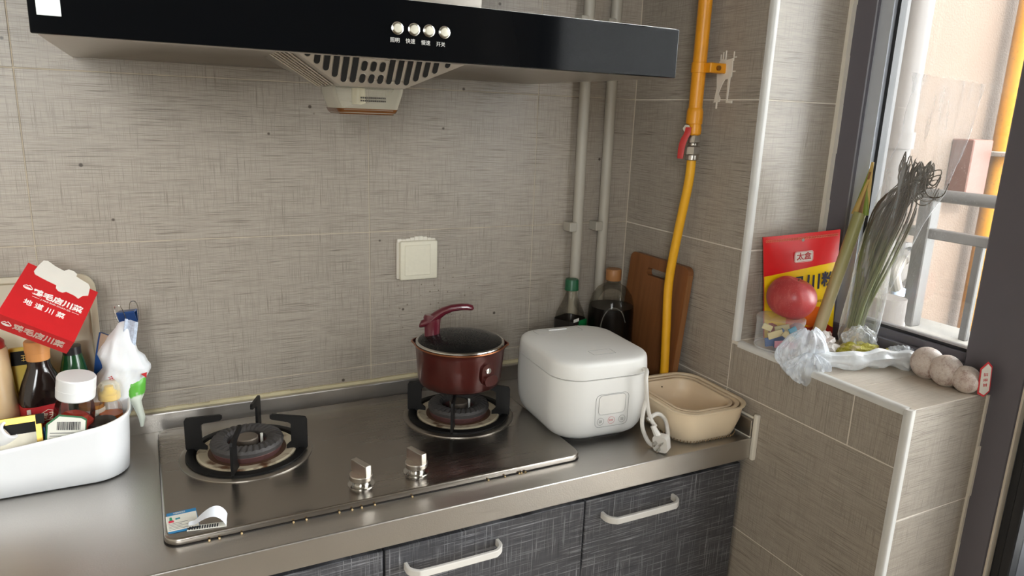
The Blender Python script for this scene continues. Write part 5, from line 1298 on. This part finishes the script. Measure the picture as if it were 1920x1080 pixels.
# spring onions in a clear bag
so = thing('spring_onions', 'bunch of withered spring onions inside a clear bag', 'vegetable', (0.195, -0.545, SZ))
om = NT('onion_leaf'); p = om.pos(obj=True); sp = om.n('ShaderNodeSeparateXYZ'); om.l(p, sp.inputs[0])
zz = om.math('ADD', sp.outputs[2], om.math('MULTIPLY', om.noise(p, 60, 2), 0.06))
c = om.mix(om.ramp(zz, 0.20, 0.32), lin(104, 110, 62), lin(70, 58, 42))
c = om.mix(om.ramp(zz, 0.02, 0.10, True), c, lin(186, 172, 130))
om.l(c, om.b.inputs['Base Color']); om.set(Roughness=0.55)
mb = MB()
for k in range(66):
    a = random.uniform(-0.72, 0.72); b_ = random.uniform(-1, 1); hgt = random.uniform(0.80, 1.0); cur = random.uniform(-1, 1)
    pts = [Vector((0.190+0.010*b_, -0.545+0.014*a, SZ+0.012)), Vector((0.195+0.012*b_, -0.5500+0.020*a, 1.08)), Vector((0.200+0.012*b_, -0.562+0.030*a+0.014*cur, 1.185+0.01*cur)),
           Vector((0.203+0.010*b_, -0.585+0.032*a+0.020*cur, 1.185+0.11*hgt)), Vector((0.206+0.008*b_, -0.612+0.020*a-0.022*cur, 1.20+0.150*hgt))]
    if k < 34:
        y5, z5 = -0.612+0.020*a-0.022*cur, 1.20+0.150*hgt
        lr = random.uniform(0.012, 0.034); g_ = random.choice((-1, 1)); n_ = random.randint(2, 5)
        for q_ in range(n_):
            an = 1.2-g_*1.1*(q_+1)
            pts.append(Vector((0.204+0.008*random.uniform(-1, 1), y5-0.018-lr*math.cos(an)*0.9, z5+0.016+lr*math.sin(an)-0.006*q_)))
    elif k < 32:
        pts += [Vector((0.206, -0.640-0.02*abs(cur), 1.375+0.012*cur)), Vector((0.206, -0.668-0.012*abs(cur), 1.398+0.010*cur))]
    sp_ = spline(pts, 4); r0 = random.uniform(0.0016, 0.0034)
    mb.tube(sp_, [r0*(1-0.72*i/len(sp_)) for i in range(len(sp_))], 5)
o = mb.build('leaves', om.m, so); o['kind'] = 'stuff'
MB().lathe((0.188, -0.546, SZ+0.001), [(0.004, 0), (0.016, 0.004), (0.021, 0.014), (0.018, 0.030), (0.012, 0.045)], 20, wob=lambda a, z: 1+0.15*math.sin(6*a)).build('root_end', mat('onion_root', (176, 160, 132), 0.6, var=0.25, vscale=90), so)
clear_bag = film('clear_bag', (238, 242, 246), 0.06, 0.40, 0.12, wrinkle=0.30, wscale=60, fold=(1, 1.0, 0.16))
kz = [(SZ+0.003, 0.192, -0.548, 0.024, 0.022), (SZ+0.03, 0.190, -0.553, 0.030, 0.038), (1.05, 0.194, -0.556, 0.026, 0.040), (1.12, 0.198, -0.560, 0.020, 0.040), (1.22, 0.202, -0.580, 0.017, 0.052), (1.32, 0.205, -0.612, 0.013, 0.064), (1.42, 0.206, -0.635, 0.007, 0.066), (1.500, 0.207, -0.642, 0.003, 0.066), (1.522, 0.207, -0.642, 0.0012, 0.067)]
R = []
for (z, x, y, hx_, hy_) in interp_rings(kz, 5):
    ring = []
    for k in range(36):
        a = 2*PI*k/36; w = 1+0.10*noise.noise(Vector((math.cos(a)*2.5, math.sin(a)*2.5, z*22)))
        tilt = (0.18*math.sin(a)*hy_) if z > 1.45 else 0
        ring.append(Vector((x+hx_*w*math.cos(a), y+hy_*w*math.sin(a), z+tilt)))
    R.append(ring)
pbg = thing('produce_bag', 'tall clear produce bag around the spring onions on the sill', 'bag', (0.195, -0.55, SZ))
MB().rings(R, True, False).build('bag_sleeve', clear_bag, pbg, angle=80)
# crumpled carrier bag along the sill edge
crum = film('crumpled_film', (236, 242, 250), 0.26, 0.50, 0.15, wrinkle=0.50, wscale=60, fold=(1.0, 1.0, 0.35))
def crumple(c, rx, ry, rz, seed, amp, sub=4, e=(e1, e2, ZA)):
    b = bmesh.new(); bmesh.ops.create_icosphere(b, subdivisions=sub, radius=1)
    for v in b.verts:
        n = v.co.normalized()
        q_ = Vector((n.x*4.2, n.y*4.2, n.z*1.4))
        d = 1+amp*noise.noise(n*2.2+Vector((seed, 0, 0)))+amp*1.1*(abs(noise.noise(q_+Vector((0, seed, 0))))-0.25)+0.30*amp*noise.noise(q_*2.4+Vector((0, 0, seed)))
        n = n*d; v.co = Vector(c)+e[0]*n.x*rx+e[1]*n.y*ry+e[2]*n.z*rz
    return b
MB().bm(crumple((0.172, -0.575, 1.016), 0.034, 0.018, 0.026, 3.7, 0.22, 5)).build('bag_foot', film('bag_foot_film', (240, 244, 248), 0.16, 0.45, 0.12, wrinkle=0.55, wscale=70, fold=(1.0, 1.0, 0.4)), pbg, angle=80)
cbg = thing('carrier_bag', 'crumpled white carrier bag trailing along the sill edge', 'bag', (0.03, -0.56, SZ))
def drape(c, rx, ry, z0, z1, seed, fold=0.26, n=96, m=26, lean=(0, 0)):
    # thin film gathered into upright folds, open puckers at the top
    R = []
    for j in range(m+1):
        t = j/m; z = z0+(z1-z0)*t
        prof = max(0.06, math.sin(PI*(0.06+0.90*t))**0.6)
        ring = []
        for k in range(n):
            a = 2*PI*k/n; ca, sa = math.cos(a), math.sin(a)
            f = 1+fold*noise.noise(Vector((ca*2.6+seed, sa*2.6, t*2.2)))+0.6*fold*noise.noise(Vector((ca*6.5, sa*6.5+seed, t*2.6)))+0.30*fold*noise.noise(Vector((ca*15, sa*15, t*4+seed)))
            p = Vector(c)+e1*(rx*prof*f*ca+lean[0]*t)+e2*(ry*prof*f*sa+lean[1]*t); p.z = z+0.010*noise.noise(Vector((ca*2, sa*2, seed)))
            ring.append(p)
        R.append(ring)
    return MB().rings(R)
drape((0.010, -0.570, 0), 0.047, 0.027, 0.962, 1.050, 2.3, lean=(0.012, 0)).build('bag_bundle', crum, cbg, angle=80)
drape((0.004, -0.602, 0), 0.040, 0.014, 0.955, 1.012, 7.1, 0.34).build('hanging_edge', crum, cbg, angle=80)
tp = spline([(0.022, -0.590, 0.998), (0.050, -0.608, 1.000), (0.085, -0.628, 1.000), (0.120, -0.640, 1.002), (0.155, -0.650, 1.003), (0.185, -0.672, 1.002), (0.1950, -0.692, 1.000)], 8)
mb = MB(); mb.tube(tp, [0.018+0.003*math.sin(i*0.5)-0.004*(i > len(tp)-6) for i in range(len(tp))], 24, fn=lambda s, a: 0.86+0.24*noise.noise(Vector((math.cos(a)*2.4, math.sin(a)*2.4, s*6)))+0.12*math.sin(a*7+s*5)*(1 if True else 0))
crum2 = film('bag_tail_film', (238, 242, 246), 0.62, 0.30, 0.22, wrinkle=0.2, wscale=50)
mb.build('twisted_tail', crum2, cbg, angle=70)
mb = MB(); mb.bm(crumple((0.200, -0.650, 1.006), 0.026, 0.016, 0.014, 5.0, 0.45)); mb.build('bag_end', crum, cbg, angle=70)
tis = mat('tissue', (222, 216, 212), 0.7, var=0.1)
single(MB().bm(crumple((0.105, -0.5450, SZ+0.021), 0.028, 0.022, 0.021, 1.7, 0.55, 3)), 'crumpled_tissue', tis, 'crumpled white tissue at the foot of the leek', 'tissue', (0.105, -0.545, SZ), smooth=False)
single(MB().bm(crumple((0.155, -0.5050, SZ+0.016), 0.022, 0.018, 0.016, 8.7, 0.55, 3)), 'paper_scrap', mat('scrap_pink', (206, 186, 178), 0.7, var=0.15), 'pinkish crumpled paper scrap between leek and spring onions', 'paper', (0.155, -0.505, SZ), smooth=False)
ynet = NT('yellow_net'); p = ynet.pos(obj=True)
vo = ynet.n('ShaderNodeTexVoronoi'); vo.inputs['Scale'].default_value = 320; ynet.l(p, vo.inputs['Vector'])
ynet.l(ynet.mix(ynet.ramp(ynet.noise(p, 45, 3), 0.45, 0.62), lin(176, 168, 52), lin(206, 190, 150)), ynet.b.inputs['Base Color']); ynet.set(Roughness=0.6); ynet.bump(vo.outputs['Distance'], 0.6, 0.002)
single(MB().bm(crumple((0.160, -0.5880, SZ+0.014), 0.044, 0.022, 0.0150, 4.4, 0.35, 4)), 'yellow_net_bag', ynet.m, 'small yellow net of ginger lying before the spring onions', 'net bag', (0.165, -0.588, SZ), angle=70)
single(MB().bm(crumple((0.200, -0.6240, SZ+0.012), 0.018, 0.013, 0.012, 6.4, 0.35, 3)), 'ginger_piece', ynet.m, 'yellowish ginger piece near the window frame rail', 'ginger', (0.2, -0.624, SZ), angle=70)
# garlic in a net with a tag
gar = NT('garlic_skin'); p = gar.pos(obj=True)
c = gar.mix(gar.ramp(gar.noise(gar.pos(90, 90, 90, True), 1, 4), 0.45, 0.7), lin(214, 200, 190), lin(178, 152, 142))
vo = gar.n('ShaderNodeTexVoronoi'); vo.inputs['Scale'].default_value = 420; gar.l(p, vo.inputs['Vector'])
c = gar.mix(gar.math('MULTIPLY', gar.ramp(vo.outputs['Distance'], 0.45, 0.7), 0.25), c, lin(240, 236, 232))
gar.l(c, gar.b.inputs['Base Color']); gar.set(Roughness=0.5, Subsurface_Weight=0.1, Subsurface_Radius=(0.01, 0.007, 0.005)); gar.bump(vo.outputs['Distance'], 0.35, 0.001)
gl = ['garlic bulb next to the bag tail, first of three in a net', 'middle garlic bulb of the three in the net', 'garlic bulb touching the red paper tag']
for i, (x, y, r) in enumerate(((0.1830, -0.7130, 0.0295), (0.1780, -0.7530, 0.0285), (0.1800, -0.7880, 0.0240))):
    gz = SZ+r*0.93
    pr_ = [(max(0.0003, r*math.sin(PI*k/16)**0.9), -r*0.93*math.cos(PI*k/16)) for k in range(17)]
    Tg = Matrix.Rotation(math.radians(70), 4, Vector((1, 0.2, 0)).normalized()) @ Matrix.Rotation(0.4*i, 4, 'Z')
    g = thing('garlic_bulb', gl[i], 'garlic', (x, y, SZ), 'garlic bulbs in a net')
    MB().lathe((x, y, gz), pr_, 36, Tg, wob=lambda a, z: 1+0.025*abs(math.sin(4.5*a))).build('bulb', gar.m, g)
    if i < 2:
        y2 = y-0.034
        MB().lathe((x-0.001, y-r*0.95, gz-0.002), [(0.0135, 0.0), (0.0150, 0.005), (0.0135, 0.010)], 20, Matrix.Rotation(PI/2, 4, 'X'), cap0=False, cap1=False).build('net_neck', film('net_%d' % i, (232, 228, 224), 0.45, 0.4, 0.3), g)
tg = thing('paper_tag', 'red edged white paper tag on the garlic net', 'tag', (0.186, -0.815, SZ))
tT = frame((0.1850, -0.8150, SZ+0.0315), (0.55, -0.30, 0.10), (-0.10, -0.06, 1))
MB().prism([(-0.011, -0.026), (0.0, -0.034), (0.010, -0.024), (0.0105, 0.024), (0.003, 0.034), (-0.0095, 0.022)], tT, 0.0012).build('tag_edge', mat('tag_red', (196, 40, 48), 0.5), tg, smooth=False)
MB().prism([(-0.0085, -0.0235), (0.0, -0.030), (0.008, -0.022), (0.0085, 0.022), (0.0025, 0.030), (-0.0075, 0.0200)], tT @ Matrix.Translation((0, 0, -0.0006)), 0.0024).build('tag_face', mat('card_white', (222, 216, 206)), tg, smooth=False)
TX = tT @ Matrix.Translation((0, 0, 0.0019)) @ Matrix.Rotation(PI/2, 4, 'Z')
marks(0.010, TX, mat('tag_red', (196, 40, 48)), tg, 3)
